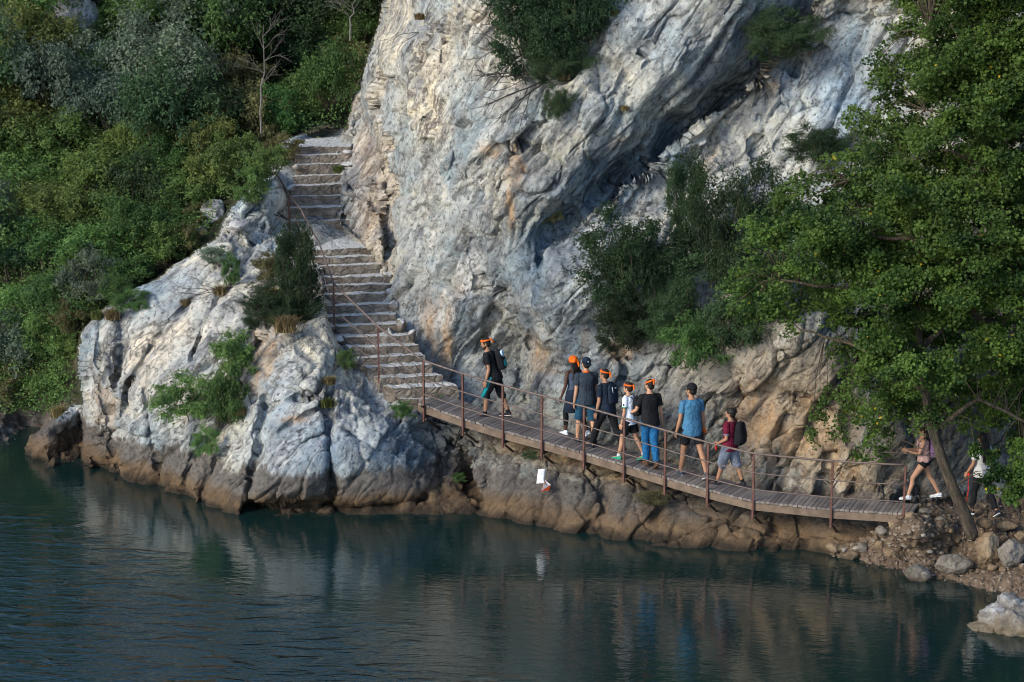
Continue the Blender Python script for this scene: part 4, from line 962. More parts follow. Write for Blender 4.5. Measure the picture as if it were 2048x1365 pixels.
rooted('shrub', 'broad', 1, 'dark green', 1425, 590, .7, 62, 'dense dark shrub under the two cliff junipers', sc_=(1.2, .6, .9))
rooted('shrub', 'scrub', 0, 'deep green', 1390, 740, .5, 62, 'loose green shrub drooping above the man in the blue t-shirt', sc_=(1.1, .6, 1.1))
rooted('shrub', 'tuftpine', 2, 'dark green', 1345, 660, .6, 46, 'dark clump filling the gap between the round pine and the junipers', sc_=(1.1, .6, 1.2))
rooted('shrub', 'scrub', 2, 'dark green', 1455, 700, .5, 70, 'dark ragged shrub hanging below the broad juniper', sc_=(1.1, .6, 1.0))
rooted('shrub', 'broad', 3, 'dark green', 1545, 600, .9, 60, 'dark shrub where the junipers meet the leafy tree', sc_=(1.1, .6, 1.1))
rooted('shrub', 'scrub', 2, 'deep green', 1500, 640, .6, 66, 'spreading shrub between the junipers and the rock bulge', sc_=(1.1, .6, .9))
rooted('pine_tree', 'tuftpine', 1, None, 1640, 318, .6, 38, 'small dark pine silhouetted on the bluish cliff face', 'pine', (1.3, .6, .8), M_JUNIPER)
rooted('shrub', 'scrub', 1, 'olive brown', 1100, 450, .15, 34, 'thin sprig growing on the grey cliff below the overhang', sc_=(.8, .4, 1.0))
rooted('shrub', 'scrub', 2, 'olive brown', 1300, 1012, .15, 34, 'mossy plant hanging under the middle of the boardwalk', sc_=(1.1, .5, .6))
rooted('shrub', 'scrub', 0, 'deep green', 917, 966, .1, 17, 'small weed on the dark rock under the left boardwalk end', sc_=(1, .5, .7))
rooted('shrub', 'scrub', 1, 'dark green', 1060, 880+40, .1, 0.1+16, 'tiny plant in the shadow under the boardwalk near the paper sheet', sc_=(1, .5, .7))
# ---- grass tufts
def tuft(px, py, r_, mat, label, n=260, off=.1, Y=None, droop=.5):
    rng = np.random.default_rng(int(px*7+py)); Y = (surfY(px, py) if Y is None else Y)-off; s_ = r_/(FPX/(Y*CP+2.5))
    V = []; F = []; rr = []
    for k in range(n):
        a = rng.uniform(0, 6.28); l = s_*rng.uniform(.6, 1.3); out = rng.uniform(.1, .9); b0 = np.array([rng.normal()*.18*s_, rng.normal()*.12*s_, 0])
        d = np.array([math.cos(a)*out, math.sin(a)*out*.8, 1.0]); d /= np.linalg.norm(d)
        p1 = b0 + d*l*.5; p2 = p1 + (d + np.array([d[0]*.5, d[1]*.5, -droop*1.2]))*l*.4; sd = np.array([-math.sin(a), math.cos(a), 0])*.012
        i0 = len(V); V += [b0-sd, b0+sd, p1+sd*.8, p1-sd*.8, p2+sd*.2, p2-sd*.2]; F += [(i0, i0+1, i0+2, i0+3), (i0+3, i0+2, i0+4, i0+5)]; rr += [rng.random()]*6
    o = link('grass_tuft', leaf_mesh('grass_tuft', np.array(V), np.array(F), np.array(rr)), mat); o.location = pt(px, py, Y)
    props(o, label, 'grass'); return o
tuft(572, 665, 46, M_GRASSY, 'golden grass tuft on the brown boulder below the stairside juniper', 420)
tuft(548, 600, 34, M_GRASSY, 'dry grass tuft above the brown boulder of the outcrop')
tuft(225, 640, 32, M_GRASSY, 'dry grass tuft on the far left crest of the outcrop')
tuft(196, 640, 26, M_GRASSG, 'green grass tuft at the left shoulder of the outcrop')
tuft(370, 612, 18, M_GRASSY, 'little dry tuft in the diagonal crack of the outcrop')
tuft(440, 590, 26, M_GRASSY, 'dry grass strip at the top of the outcrop groove')
tuft(652, 815, 26, M_GRASSG, 'green brown grass in the crack below the lower steps')
tuft(660, 770, 24, M_GRASSY, 'dry grass at the head of the crack below the lower steps')
tuft(480, 830, 24, M_GRASSY, 'dry grass between the cleft shrubs and the right boulder')
tuft(752, 638, 14, M_GRASSG, 'grass at the right end of the middle steps')
tuft(818, 736, 16, M_GRASSG, 'grass at the right end of the lower steps')
tuft(676, 345, 18, M_GRASSG, 'grass at the right side of the upper steps')
tuft(1128, 160, 24, M_GRASSY, 'brown dry grass hanging below the big cliff bush', 200, .3)
tuft(1232, 30, 14, M_GRASSY, 'small brown tuft on the upper right cliff shoulder')
tuft(1250, 222, 14, M_GRASSY, 'small brown tuft on the ridge of the overhang')
tuft(840, 40, 18, M_GRASSY, 'brown tuft in the vertical crack at the top of the pale slab')
tuft(1000, 62, 14, M_GRASSY, 'small brown tuft beside the bare twigs on the cliff')
tuft(910, 812, 16, M_GRASSG, 'little plant where the boardwalk meets the cliff')
tuft(120, 835, 34, M_GRASSY, 'dry grass on the low rock at the far left waterline')
# ---- bare branches
def bare(name, base, dirs, seed, mat, label, r0=.03, depth=3, L0=.8, spread=.6, parent=None):
    rg = random.Random(seed); mb = MB()
    def grow(p, d, L, r, k):
        pts = [p]; rad = [r]
        for j in range(4):
            d = (d + Vector((rg.uniform(-1, 1), rg.uniform(-1, 1)*.6, rg.uniform(-1, 1)))*.22).normalized(); p = p + d*L/4; pts.append(p); rad.append(r*(1-.16*(j+1)))
            if k and j: grow(p, (d + Vector((rg.uniform(-1, 1), rg.uniform(-1, 1)*.5, rg.uniform(-.8, 1)))*spread).normalized(), L*.62, r*.55, k-1)
        mb.tube(pts, rad, 5, False)
    for d in dirs: grow(Vector((0, 0, 0)), Vector(d).normalized(), L0, r0, depth)
    o = mb.build(name, mat, parent); o.location = base
    return props(o, label, 'bare bush') if label else o
bare('bare_bush', surf(1075, 100, .2), [(-1, -.3, .3), (-.9, -.3, -.1), (-1, -.3, .8)], 3, M_DARKTWIG, 'dark bare twigs sprawling left of the large hanging cliff bush', .026, 3, .95)
bare('bare_bush', surf(1095, 160, .2), [(-1, -.3, .1), (-1, -.2, -.35), (-.8, -.3, -.8)], 7, M_DARKTWIG, 'lower bare dark twigs below the hanging cliff bush', .026, 3, 1.0)
bare('bare_bush', surf(838, 66, .1), [(-1, -.3, .2), (-.7, -.3, -.5)], 8, M_DARKTWIG, 'thin sprig with bare twigs at the vertical crack of the slab', .010, 2, .6)
bare('bare_bush', surf(575, 440, .3), [(-1, -.3, .5), (-.8, -.3, .9), (-.6, -.3, .3)], 5, M_DARKTWIG, 'leafless bush leaning over the outcrop beside the upper railing', .02, 3, .75)
bare('bare_bush', surf(465, 575, .25), [(-1, -.3, -.1), (-.8, -.3, -.4), (.3, -.3, -.9)], 15, M_DARKTWIG, 'thin bare branches lying across the outcrop top', .016, 3, .8)
def snag(px, py, Y, h, seed, label):
    e = empty('dead_tree', pt(px, py, Y), label, 'tree'); mb = MB(); rg = random.Random(seed)
    pts = [Vector((0, 0, -.3))]
    for k in range(1, 9): pts.append(Vector((rg.uniform(-.05, .05)+k*.02, rg.uniform(-.04, .04), h*k/8)))
    mb.tube(pts, [.032*(1-.11*k) for k in range(9)], 6); mb.build('trunk', M_PALEBARK, e)
    for k in range(3, 8):
        o = bare('branch', pts[k], [(rg.choice((-1, 1)), -.2, .8), (rg.choice((-1, 1))*.8, .1, 1)], seed+k, M_PALEBARK, None, .008, 2, .5, parent=e)
snag(522, 245, 57.2, 2.6, 4, 'pale dead tree standing upright above the stair top')
snag(700, 60, 58.5, .9, 9, 'pale dead tree with white branches beside the cliff top')
# ================================================================== THE LEAFY TREES AT THE RIGHT
def bigtree(name, label, base, trunk_pts, trunk_r, limbs, blobs, seed, leafsize=.074):
    e = empty(name, base, label, 'tree'); rng = np.random.default_rng(seed); rg = random.Random(seed)
    rb = base
    mb = MB(); mb.tube([p-rb for p in trunk_pts], trunk_r, 12); sk = list(trunk_pts)
    a = mb; tr_ = mb.build('trunk', M_BARK, e, smooth=True)
    q = tr_.modifiers.new('s', 'SUBSURF'); q.levels = 1; q.render_levels = 1
    for pts, r_ in limbs:
        mb = MB(); pts2 = []
        for u, v in zip(pts[:-1], pts[1:]):
            for k in range(4): pts2.append(u.lerp(v, k/4) + Vector((rg.uniform(-1, 1), rg.uniform(-1, 1), rg.uniform(-1, 1)))*.035)
        pts2.append(pts[-1]); n_ = len(pts2)
        mb.tube([p-rb for p in pts2], [r_*(1-.75*k/n_) for k in range(n_)], 8); mb.build('limb', M_BARK, e, smooth=True); sk += pts2
    P = []; D = []; mb = MB(); SK = np.array([tuple(p) for p in sk])
    for (c, rx, rz_, dens) in blobs:
        c = np.array(c); n_ = int(dens*3000*rx*max(rx, .3))
        # drooping spray: several twigs fanning out, leaves along them in flat layers
        near = SK[np.argmin(((SK-c)**2).sum(1) + rng.random(len(SK))*.4)]
        mid_ = (near+c)/2 + np.array([0, 0, .18]) + rng.normal(size=3)*.08
        mb.tube([Vector(near)-rb, Vector(mid_)-rb, Vector(c)-rb], [.013, .009, .005], 5, False)
        out = unit(c-near)
        for t in range(5):
            a_ = rng.uniform(0, 6.28); d = unit(np.array([math.cos(a_), math.sin(a_)*.8, -.15]) + out*.9); e1 = c + d*rx*rng.uniform(.7, 1.15) + np.array([0, 0, -rz_*.5]) 
            layer = rng.normal()*rz_*.45; s0 = c + np.array([0, 0, layer]); e1[2] += layer
            mb.tube([Vector(c)-rb, Vector((s0+e1)/2+[0, 0, .04])-rb, Vector(e1)-rb], [.006, .004, .002], 4, False)
            m_ = n_//5; tt = rng.random(m_)**.8; q_ = s0[None]*(1-tt[:, None]) + e1[None]*tt[:, None]
            q_ = q_ + rng.normal(size=(m_, 3))*np.array([.22, .22, .11])*rx*(.5+.8*np.sin(PI*np.clip(tt, .05, .95)))[:, None]
            P.append(q_); D.append(unit(rng.normal(size=(m_, 3))*.6 + np.array([-.2, -.4, .75])))
    P = np.concatenate(P); D = np.concatenate(D)
    V, F, r_ = leaf_arrays(P, D, leafsize, rng, .85, .10)
    yl = rng.random(len(P)) ; cl = fbm(P*1.6, 2, seed+3); r0 = np.clip(.34*r_[::4] + .66*(.42+cl*1.7), 0, .95)
    r0 = np.where((fbm(P*2.4, 2, seed+9) > .52) & (yl > .55), 1.0, r0); r0 = np.where(yl > .9985, 1.0, r0)
    o = link('crown', leaf_mesh('crown', V - np.array(rb), F, np.repeat(r0, 4)), M_BIGLEAF, e)
    mb.build('twigs', M_BARK, e)
    return e
P_TREE = [(1770, -60), (1800, 20), (1790, 60), (1740, 110), (1735, 150), (1762, 200), (1700, 240), (1690, 290), (1600, 330), (1550, 350), (1548, 400), (1490, 450), (1450, 500), (1480, 530), (1440, 560), (1460, 600), (1490, 640), (1560, 640), (1600, 620), (1640, 650), (1660, 700), (1660, 770), (1640, 800), (1700, 830), (1720, 870), (1790, 880), (1830, 905), (1900, 880), (1960, 860), (2060, 880), (2330, 900), (2330, -260), (1800, -260)]
rng = np.random.default_rng(17); BA = []; BB = []
tries = 0; pts_ = []
while len(pts_) < 560 and tries < 60000:
    tries += 1; x, y = rng.uniform(1430, 2330), rng.uniform(-250, 920)
    s1 = float(sdf(np.array([x]), np.array([y]), P_TREE)[0])
    if s1 < 14 or (1775 < x < 1925 and y > 830): continue
    mn = 22 if x < 2080 else 46
    if any((x-a)**2 + ((y-b_)*1.25)**2 < mn*mn for a, b_ in pts_): continue
    # open places where the rock shows through
    hole = max(float(math.exp(-(((x-a)/rx)**2 + ((y-b_)/ry)**2))) for a, b_, rx, ry in ((1580, 520, 55, 40), (1640, 600, 60, 36), (1820, 450, 40, 30), (1700, 660, 60, 40), (1900, 700, 50, 60), (2000, 720, 50, 60), (1760, 760, 60, 50), (1960, 420, 40, 30), (1850, 800, 60, 50)))
    if rng.random() < hole*.85: continue
    pts_.append((x, y))
    edge_ = min(1, s1/120.); Yd = 43.6 - 2.9*edge_*rng.random() + (.5*rng.random() if y > 600 else 0) - (.4 if x > 1950 else 0)
    rx = rng.uniform(.32, .56)*(.75+.35*edge_); b1 = (at(x, y, Yd), rx, rng.uniform(.16, .3), rng.uniform(.6, 1.25)*(.4+.6*edge_)*(.9 if y > 640 else 1.0))
    (BA if (y > 430 + (x-1500)*.25) else BB).append(b1)
for (x, y, r_) in ((1985, 940, .32), (2020, 955, .36), (2040, 925, .36), (2010, 985, .30), (2045, 975, .34), (1975, 960, .22), (1950, 890, .2), (2080, 960, .4), (1995, 905, .2), (2040, 885, .3)): BA.append((at(x, y, 41.6+.3*rng.random()), r_, .16, 1.3))
for (x, y, r_) in ((1640, 815, .30), (1625, 850, .22), (1680, 850, .3), (1655, 780, .3), (1760, 900, .26), (1720, 905, .2)): BA.append((at(x, y, 43.9), r_, .25, .55))
TA = [pt(1950, 1085, 42.35), pt(1930, 1030, 42.3), pt(1905, 975, 42.2), pt(1882, 915, 42.1), pt(1866, 860, 42.1), pt(1850, 790, 42.2), pt(1840, 700, 42.3), pt(1835, 600, 42.4)]
LA = [([pt(1850, 790, 42.2), pt(1780, 720, 42.6), pt(1700, 690, 43), pt(1600, 660, 43.3)], .07), ([pt(1840, 700, 42.3), pt(1930, 620, 42), pt(2040, 600, 41.8)], .07),
      ([pt(1835, 600, 42.4), pt(1700, 580, 42.8), pt(1560, 560, 43.2)], .06), ([pt(1866, 860, 42.1), pt(1960, 800, 41.8), pt(2060, 850, 41.6)], .06)]
bigtree('leafy_tree', 'leaning slender tree with green crown rooted on the bank behind the boardwalk end', pt(1950, 1085, 42.35), TA, [.17, .135, .12, .11, .10, .09, .075, .05], LA, BA, 51)
TB = [pt(2120, 1060, 42.6), pt(2085, 950, 42.8), pt(2052, 850, 43.0), pt(2045, 760, 43.2), pt(2070, 600, 43.0), pt(2100, 420, 42.8), pt(2110, 200, 42.8), pt(2120, 0, 42.8)]
LB = [([pt(2100, 470, 42.8), pt(2000, 515, 42), pt(1930, 515, 41.7), pt(1880, 560, 41.6)], .06), ([pt(1868, 545, 41.9), pt(1855, 505, 41.8), pt(1820, 480, 41.8), pt(1760, 478, 41.9), pt(1728, 455, 42.0), pt(1722, 430, 42.1)], .065), ([pt(2110, 480, 42.8), pt(1990, 445, 42), pt(1900, 410, 41.8), pt(1800, 390, 42)], .06),
      ([pt(2080, 640, 43.0), pt(1960, 640, 42.2), pt(1868, 545, 41.9)], .07), ([pt(2110, 300, 42.8), pt(1980, 250, 42.2), pt(1850, 220, 42.4)], .06), ([pt(2110, 150, 42.8), pt(1980, 80, 42.4), pt(1860, 60, 42.6)], .055), ([pt(2110, 330, 42.8), pt(2000, 350, 42), pt(1900, 300, 42), pt(1700, 360, 42.8)], .055)]
bigtree('leafy_tree', 'tall broad leafy tree with scattered yellow leaves filling the right edge', pt(2120, 1060, 42.6), TB, [.2, .17, .16, .15, .13, .11, .08, .05], LB, BB, 52)
# ================================================================== BOULDERS ON THE SHORE
def boulder(px, py, Y, r, seed, mat, label, name='boulder', rot=0, cat='boulder', group=None):
    rx, ry, rz_ = r; n = 3 if max(r) > .16 else 2
    import bmesh as _bm
    b_ = _bm.new(); _bm.ops.create_icosphere(b_, subdivisions=5 if max(r) > .3 else 4 if max(r) > .12 else 3, radius=1.0)
    A = np.array([tuple(v.co) for v in b_.verts])
    rg = np.random.default_rng(seed); npl = 14 if max(r) < .5 else 34; pl_ = unit(rg.normal(size=(npl, 3))); of = rg.uniform(.62, .92, npl)
    for k in range(npl):
        d = A@pl_[k]; over = np.maximum(d-of[k], 0); A = A - over[:, None]*pl_[k]*.92
    A = A*np.array([rx, ry, rz_]); A += unit(A)*(.10*fbm(A*2.5/max(r), 3, seed) + .10*fbm(A*6/max(r)*.5, 4, seed+2) + .05*facet(A*3.2/max(r)*.6+seed, seed)[0] + (.22*(ridge(A*np.array([4, 4, 1.6]), 4, seed)-.6) if max(r) > .5 else 0))[:, None]*max(r)*1.1
    for v, p in zip(b_.verts, A): v.co = p
    m = bpy.data.meshes.new(name); b_.to_mesh(m); b_.free(); m.polygons.foreach_set('use_smooth', [True]*len(m.polygons))
    o = link(name, m, mat); o.location = pt(px, py, Y); o.rotation_euler = (rg.uniform(-.2, .2), rg.uniform(-.2, .2)+rot, rg.uniform(0, 3)*0)
    return props(o, label, cat, group)
def boulder_mat(name, a, b_, c_, wet=(.02, .16), wc=(.05, .035, .022)):
    m, nt, b = newmat(name); n = N(nt); geo = n('NewGeometry').outputs['Position']
    c = n.ramp(n.noise(geo, 1.9, 7, .65), [(.33, a), (.5, b_), (.68, c_)])
    c = n.mix(n.ramp(n.noise(geo, 17, 6, .75), [(.36, .7), (.48, 0)]), c, (.04, .035, .03))
    zf = n.math('DIVIDE', n('SeparateXYZ', i_0=geo).outputs['Z'], 1.0)
    c = n.mix(n.ramp(n.math('ADD', zf, n.math('MULTIPLY', n.math('SUBTRACT', n.noise(geo, 3, 4), .5), wet[1]*.8)), [(wet[0], .85), (wet[1], 0)]), c, wc)
    nt.links.new(c, b.inputs['Base Color']); b.inputs['Roughness'].default_value = .88
    bb = n.bump(n.noise(geo, 7, 8, .7), .9, .06); nt.links.new(n.bump(n.noise(geo, 34, 6, .7), .6, .012, bb), b.inputs['Normal']); return m
M_B1 = boulder_mat('grey_brown_boulder', (.07, .058, .048), (.17, .145, .12), (.27, .24, .21))
M_B2 = boulder_mat('tan_boulder', (.10, .065, .038), (.22, .15, .09), (.32, .25, .17))
M_B3 = boulder_mat('whitish_lichen_boulder', (.10, .08, .06), (.24, .22, .20), (.50, .50, .52), (.12, .42), (.13, .095, .05))
BL = [(1835, 1148, 42.2, (.33, .26, .20), 1, M_B1, 'grey pointed boulder lying in the shallows, leftmost on the beach', .1), (1908, 1128, 42.35, (.40, .25, .25), 2, M_B1, 'long grey boulder beside the pointed one at the water', -.1),
 (1975, 1100, 42.2, (.30, .28, .50), 3, M_B2, 'tall speckled tan boulder below the tree trunk', .1), (2025, 1105, 41.9, (.32, .28, .34), 4, M_B1, 'big angular boulder at the right edge of the bank', -.4), (1968, 1048, 42.5, (.19, .16, .12), 5, M_B2, 'small tan boulder on the path edge right of the tree trunk', 0),
 (1985, 1135, 41.9, (.11, .1, .08), 6, M_B2, 'fist like stone at the foot of the tall tan boulder', 0), (2040, 1072, 42.3, (.14, .12, .10), 7, M_B2, 'orange tan rock on top of the right bank', 0), (2015, 1052, 42.9, (.22, .18, .12), 8, M_B2, 'flat tan rock beside the path at the right edge', 0),
 (1780, 1102, 43.3, (.17, .15, .15), 9, M_B2, 'orange brown block low in the rubble under the deck end', .2), (1760, 1092, 43.4, (.12, .12, .13), 10, M_B2, 'small orange block left in the rubble under the deck end', 0), (1763, 1062, 43.35, (.15, .14, .11), 11, M_B1, 'grey block left of the rubble heap', .3), (1790, 1050, 43.2, (.16, .12, .10), 12, M_B2, 'pale orange block at the top of the rubble heap', 0),
 (1822, 1032, 43.0, (.13, .10, .10), 13, M_B2, 'orange stone right beside the last railing post', 0), (1800, 1068, 43.2, (.12, .1, .08), 14, M_B1, 'grey stone in the middle of the rubble heap', 0), (1830, 1058, 43.05, (.13, .1, .06), 15, M_B1, 'flat slab stone on the right of the rubble heap', .3), (1860, 1060, 43.0, (.10, .1, .07), 16, M_B2, 'small tan stone left of the tree foot', 0),
 (1700, 1112, 43.6, (.22, .18, .12), 17, M_B2, 'low brown rock at the left end of the beach', 0), (1725, 1095, 43.6, (.15, .14, .11), 18, M_B1, 'dark block just left of the rubble heap at the waterline', 0), (1672, 1098, 43.9, (.22, .2, .16), 19, M_B2, 'mossy brown rock between the cliff and the beach', 0), (1812, 1088, 43.15, (.13, .12, .12), 20, M_B1, 'dark block under the rubble overhang', 0),
 (1880, 1040, 43.0, (.14, .12, .07), 21, M_B1, 'flat stone on the path at the deck end', 0), (1850, 1022, 43.3, (.16, .14, .06), 22, M_B1, 'flat grey stone under the striding woman', 0), (2005, 1140, 41.8, (.08, .08, .06), 23, M_B2, 'little stone between the two biggest boulders', 0), (1902, 1062, 42.8, (.07, .07, .05), 24, M_B2, 'tiny pale stone against the tree trunk foot', 0)]
for x, y, Y, r, sd, mt, lb, rt in BL: boulder(x, y, Y, r, sd, mt, lb, 'boulder' if max(r) > .15 else 'stone', rt, 'boulder' if max(r) > .15 else 'stone')
M_B4 = boulder_mat('pale_hillside_rock', (.20, .18, .17), (.42, .41, .42), (.58, .58, .60), (-9, -8))
for x, y, r, sd, lb in ((140, 35, (1.0, .6, .75), 61, 'pale rock face showing between the trees at the upper left'), (188, 112, (.72, .5, .42), 62, 'smaller pale rock below the upper left rock face'), (425, 425, (.50, .4, .42), 63, 'pinkish rock under the bushes above the outcrop crest'),
                        (395, 462, (.40, .35, .26), 64, 'low rock between the hillside bushes and the outcrop crest'), (25, 712, (.55, .4, .22), 65, 'flat grey rock in the undergrowth at the far left edge'), (478, 452, (.26, .2, .2), 66, 'small pale rock left of the bare bush on the outcrop')):
    boulder(x, y, surfY(x, y)-.75*r[1], r, sd, M_B4, lb, 'rock', 0, 'rock')
# rubble stones of the heap and beach: many small ones, uncountable
rg = np.random.default_rng(3)
import bmesh as _bm0
b_ = _bm0.new(); _bm0.ops.create_icosphere(b_, subdivisions=1, radius=1.0); IC = np.array([tuple(v.co) for v in b_.verts]); IF = np.array([[v.index for v in f.verts] for f in b_.faces]); b_.free()
Vs = []; Fs = []; k_ = 0; mk = (s_sh > 4) & (PX < 2060) & (PY > 1000) & (PY < 1240); jj_, ii_ = np.nonzero(mk)
for q in range(2000):
    t = rg.integers(0, len(jj_)); p = PT[jj_[t], ii_[t]]
    if p[2] < -.05: continue
    r0 = .012 + .05*rg.random()**5 + (.05*rg.random()**3 if 1040 < GY[jj_[t]] < 1105 and GX[ii_[t]] < 1860 else 0)
    A = IC*(1+rg.uniform(-.3, .3, (len(IC), 1)))*r0*np.array([rg.uniform(.8, 1.5), rg.uniform(.8, 1.4), rg.uniform(.5, .9)]); Vs.append(A+p+[0, 0, r0*.2]); Fs.append(IF+k_); k_ += len(IC)
m = mesh_np('pebbles', np.concatenate(Vs), np.concatenate(Fs), False)
mp_, nt_, b2 = newmat('loose_pebbles'); nn = N(nt_); gi = nn('NewGeometry').outputs['Random Per Island']
nt_.links.new(nn.ramp(gi, [(0, (.07, .048, .03)), (.5, (.13, .09, .06)), (.85, (.21, .165, .125)), (1, (.30, .27, .235))]), b2.inputs['Base Color']); b2.inputs['Roughness'].default_value = .85
props(link('pebbles', m, mp_), 'loose pebbles and rubble scattered over the shore', 'pebbles', kind='stuff')
# the whitish rock in the lower right corner
boulder(2035, 1262, 39.25, (1.05, .8, .55), 40, M_B3, 'whitish foreground rock rising from the water in the lower right corner', rot=.25)
boulder(1965, 1262, 39.2, (.38, .4, .22), 41, M_B3, 'low left spur of the whitish foreground rock', rot=.1)
# ================================================================== PEOPLE
def cloth(name, col, rough=.85, var=.22, scale=9):
    m, nt, b = newmat(name); n = N(nt); co = n('TexCoord').outputs['Object']
    f = n.noise(co, scale, 4, .55, .6)
    nt.links.new(n.ramp(f, [(.35, tuple(c*(1-var) for c in col)), (.65, tuple(c*(1+var) for c in col))]), b.inputs['Base Color'])
    b.inputs['Roughness'].default_value = rough; b.inputs['Specular IOR Level'].default_value = .2
    wr = n.noise(n.mapv(co, (1, 1, .7)), 11, 3, .5, 1.0)
    nt.links.new(n.bump(wr, .9, .045), b.inputs['Normal']); return m
SK_L = simple('light_skin', (.46, .25, .16), .55, .08, 8, bump=.1, bd=.001); SK_M = simple('tan_skin', (.36, .185, .11), .55, .08, 8, bump=.1, bd=.001); SK_D = simple('dark_brown_skin', (.075, .035, .025), .5, .1, 8, bump=.1, bd=.001)
HAIRM = simple('black_hair', (.012, .009, .008), .6, .4, 40, bump=.8, bd=.004); HAIRB = simple('dark_brown_hair', (.03, .016, .010), .6, .4, 40, bump=.8, bd=.004)
EYEM = simple('eye_dark', (.02, .015, .012), .2, 0, 5, bump=0); LIPM = simple('lips', (.30, .10, .08), .5, .1, 8, bump=0)
ORANGE = cloth('orange_bandana', (.74, .13, .012)); BLACKC = cloth('black_fabric', (.010, .011, .014)); NAVYC = cloth('navy_fabric', (.012, .020, .038)); DGREY = cloth('dark_slate_fabric', (.030, .042, .060))
JEANS = cloth('blue_jeans', (.014, .11, .27)); DENIMS = cloth('denim_shorts', (.014, .065, .12)); BLUET = cloth('blue_marl_tshirt', (.055, .17, .30), var=.12); MAROON = cloth('maroon_polo', (.13, .008, .028)); GREYS = cloth('grey_shorts', (.17, .19, .25))
WHITEC = cloth('white_shirt', (.72, .78, .88), var=.06); TEALC = cloth('teal_panel', (.01, .24, .27)); PINKC = cloth('pale_pink_top', (.55, .33, .31)); GREYT = cloth('light_grey_tshirt', (.50, .50, .50)); PURPLE = cloth('purple_backpack_cloth', (.20, .11, .25)); REDC = cloth('red_fabric', (.70, .03, .02))
SLATE = cloth('slate_tank_top', (.055, .075, .12)); GREENC = cloth('green_cuff', (.03, .25, .12)); SHOEW = cloth('white_shoe', (.62, .66, .72)); SHOEB = cloth('dark_shoe', (.02, .022, .03)); SHOEG = cloth('green_shoe', (.03, .32, .20)); SHOEBR = cloth('brown_boot', (.10, .055, .035)); SHOEGR = cloth('grey_slip_on', (.07, .08, .10)); SOLEW = cloth('white_sole', (.70, .70, .72)); SOLEP = cloth('pinkish_sole', (.60, .48, .48)); LIGHTBLUE = cloth('light_blue_panel', (.45, .62, .78)); METALM = simple('watch_metal', (.5, .5, .5), .3, .1, 10, metal=.8, bump=0)
def rx_(v, a): c, s = math.cos(a), math.sin(a); return Vector((v[0], v[1]*c - v[2]*s, v[1]*s + v[2]*c))
def rot2(d, ax, a): return Matrix.Rotation(a, 3, ax) @ d
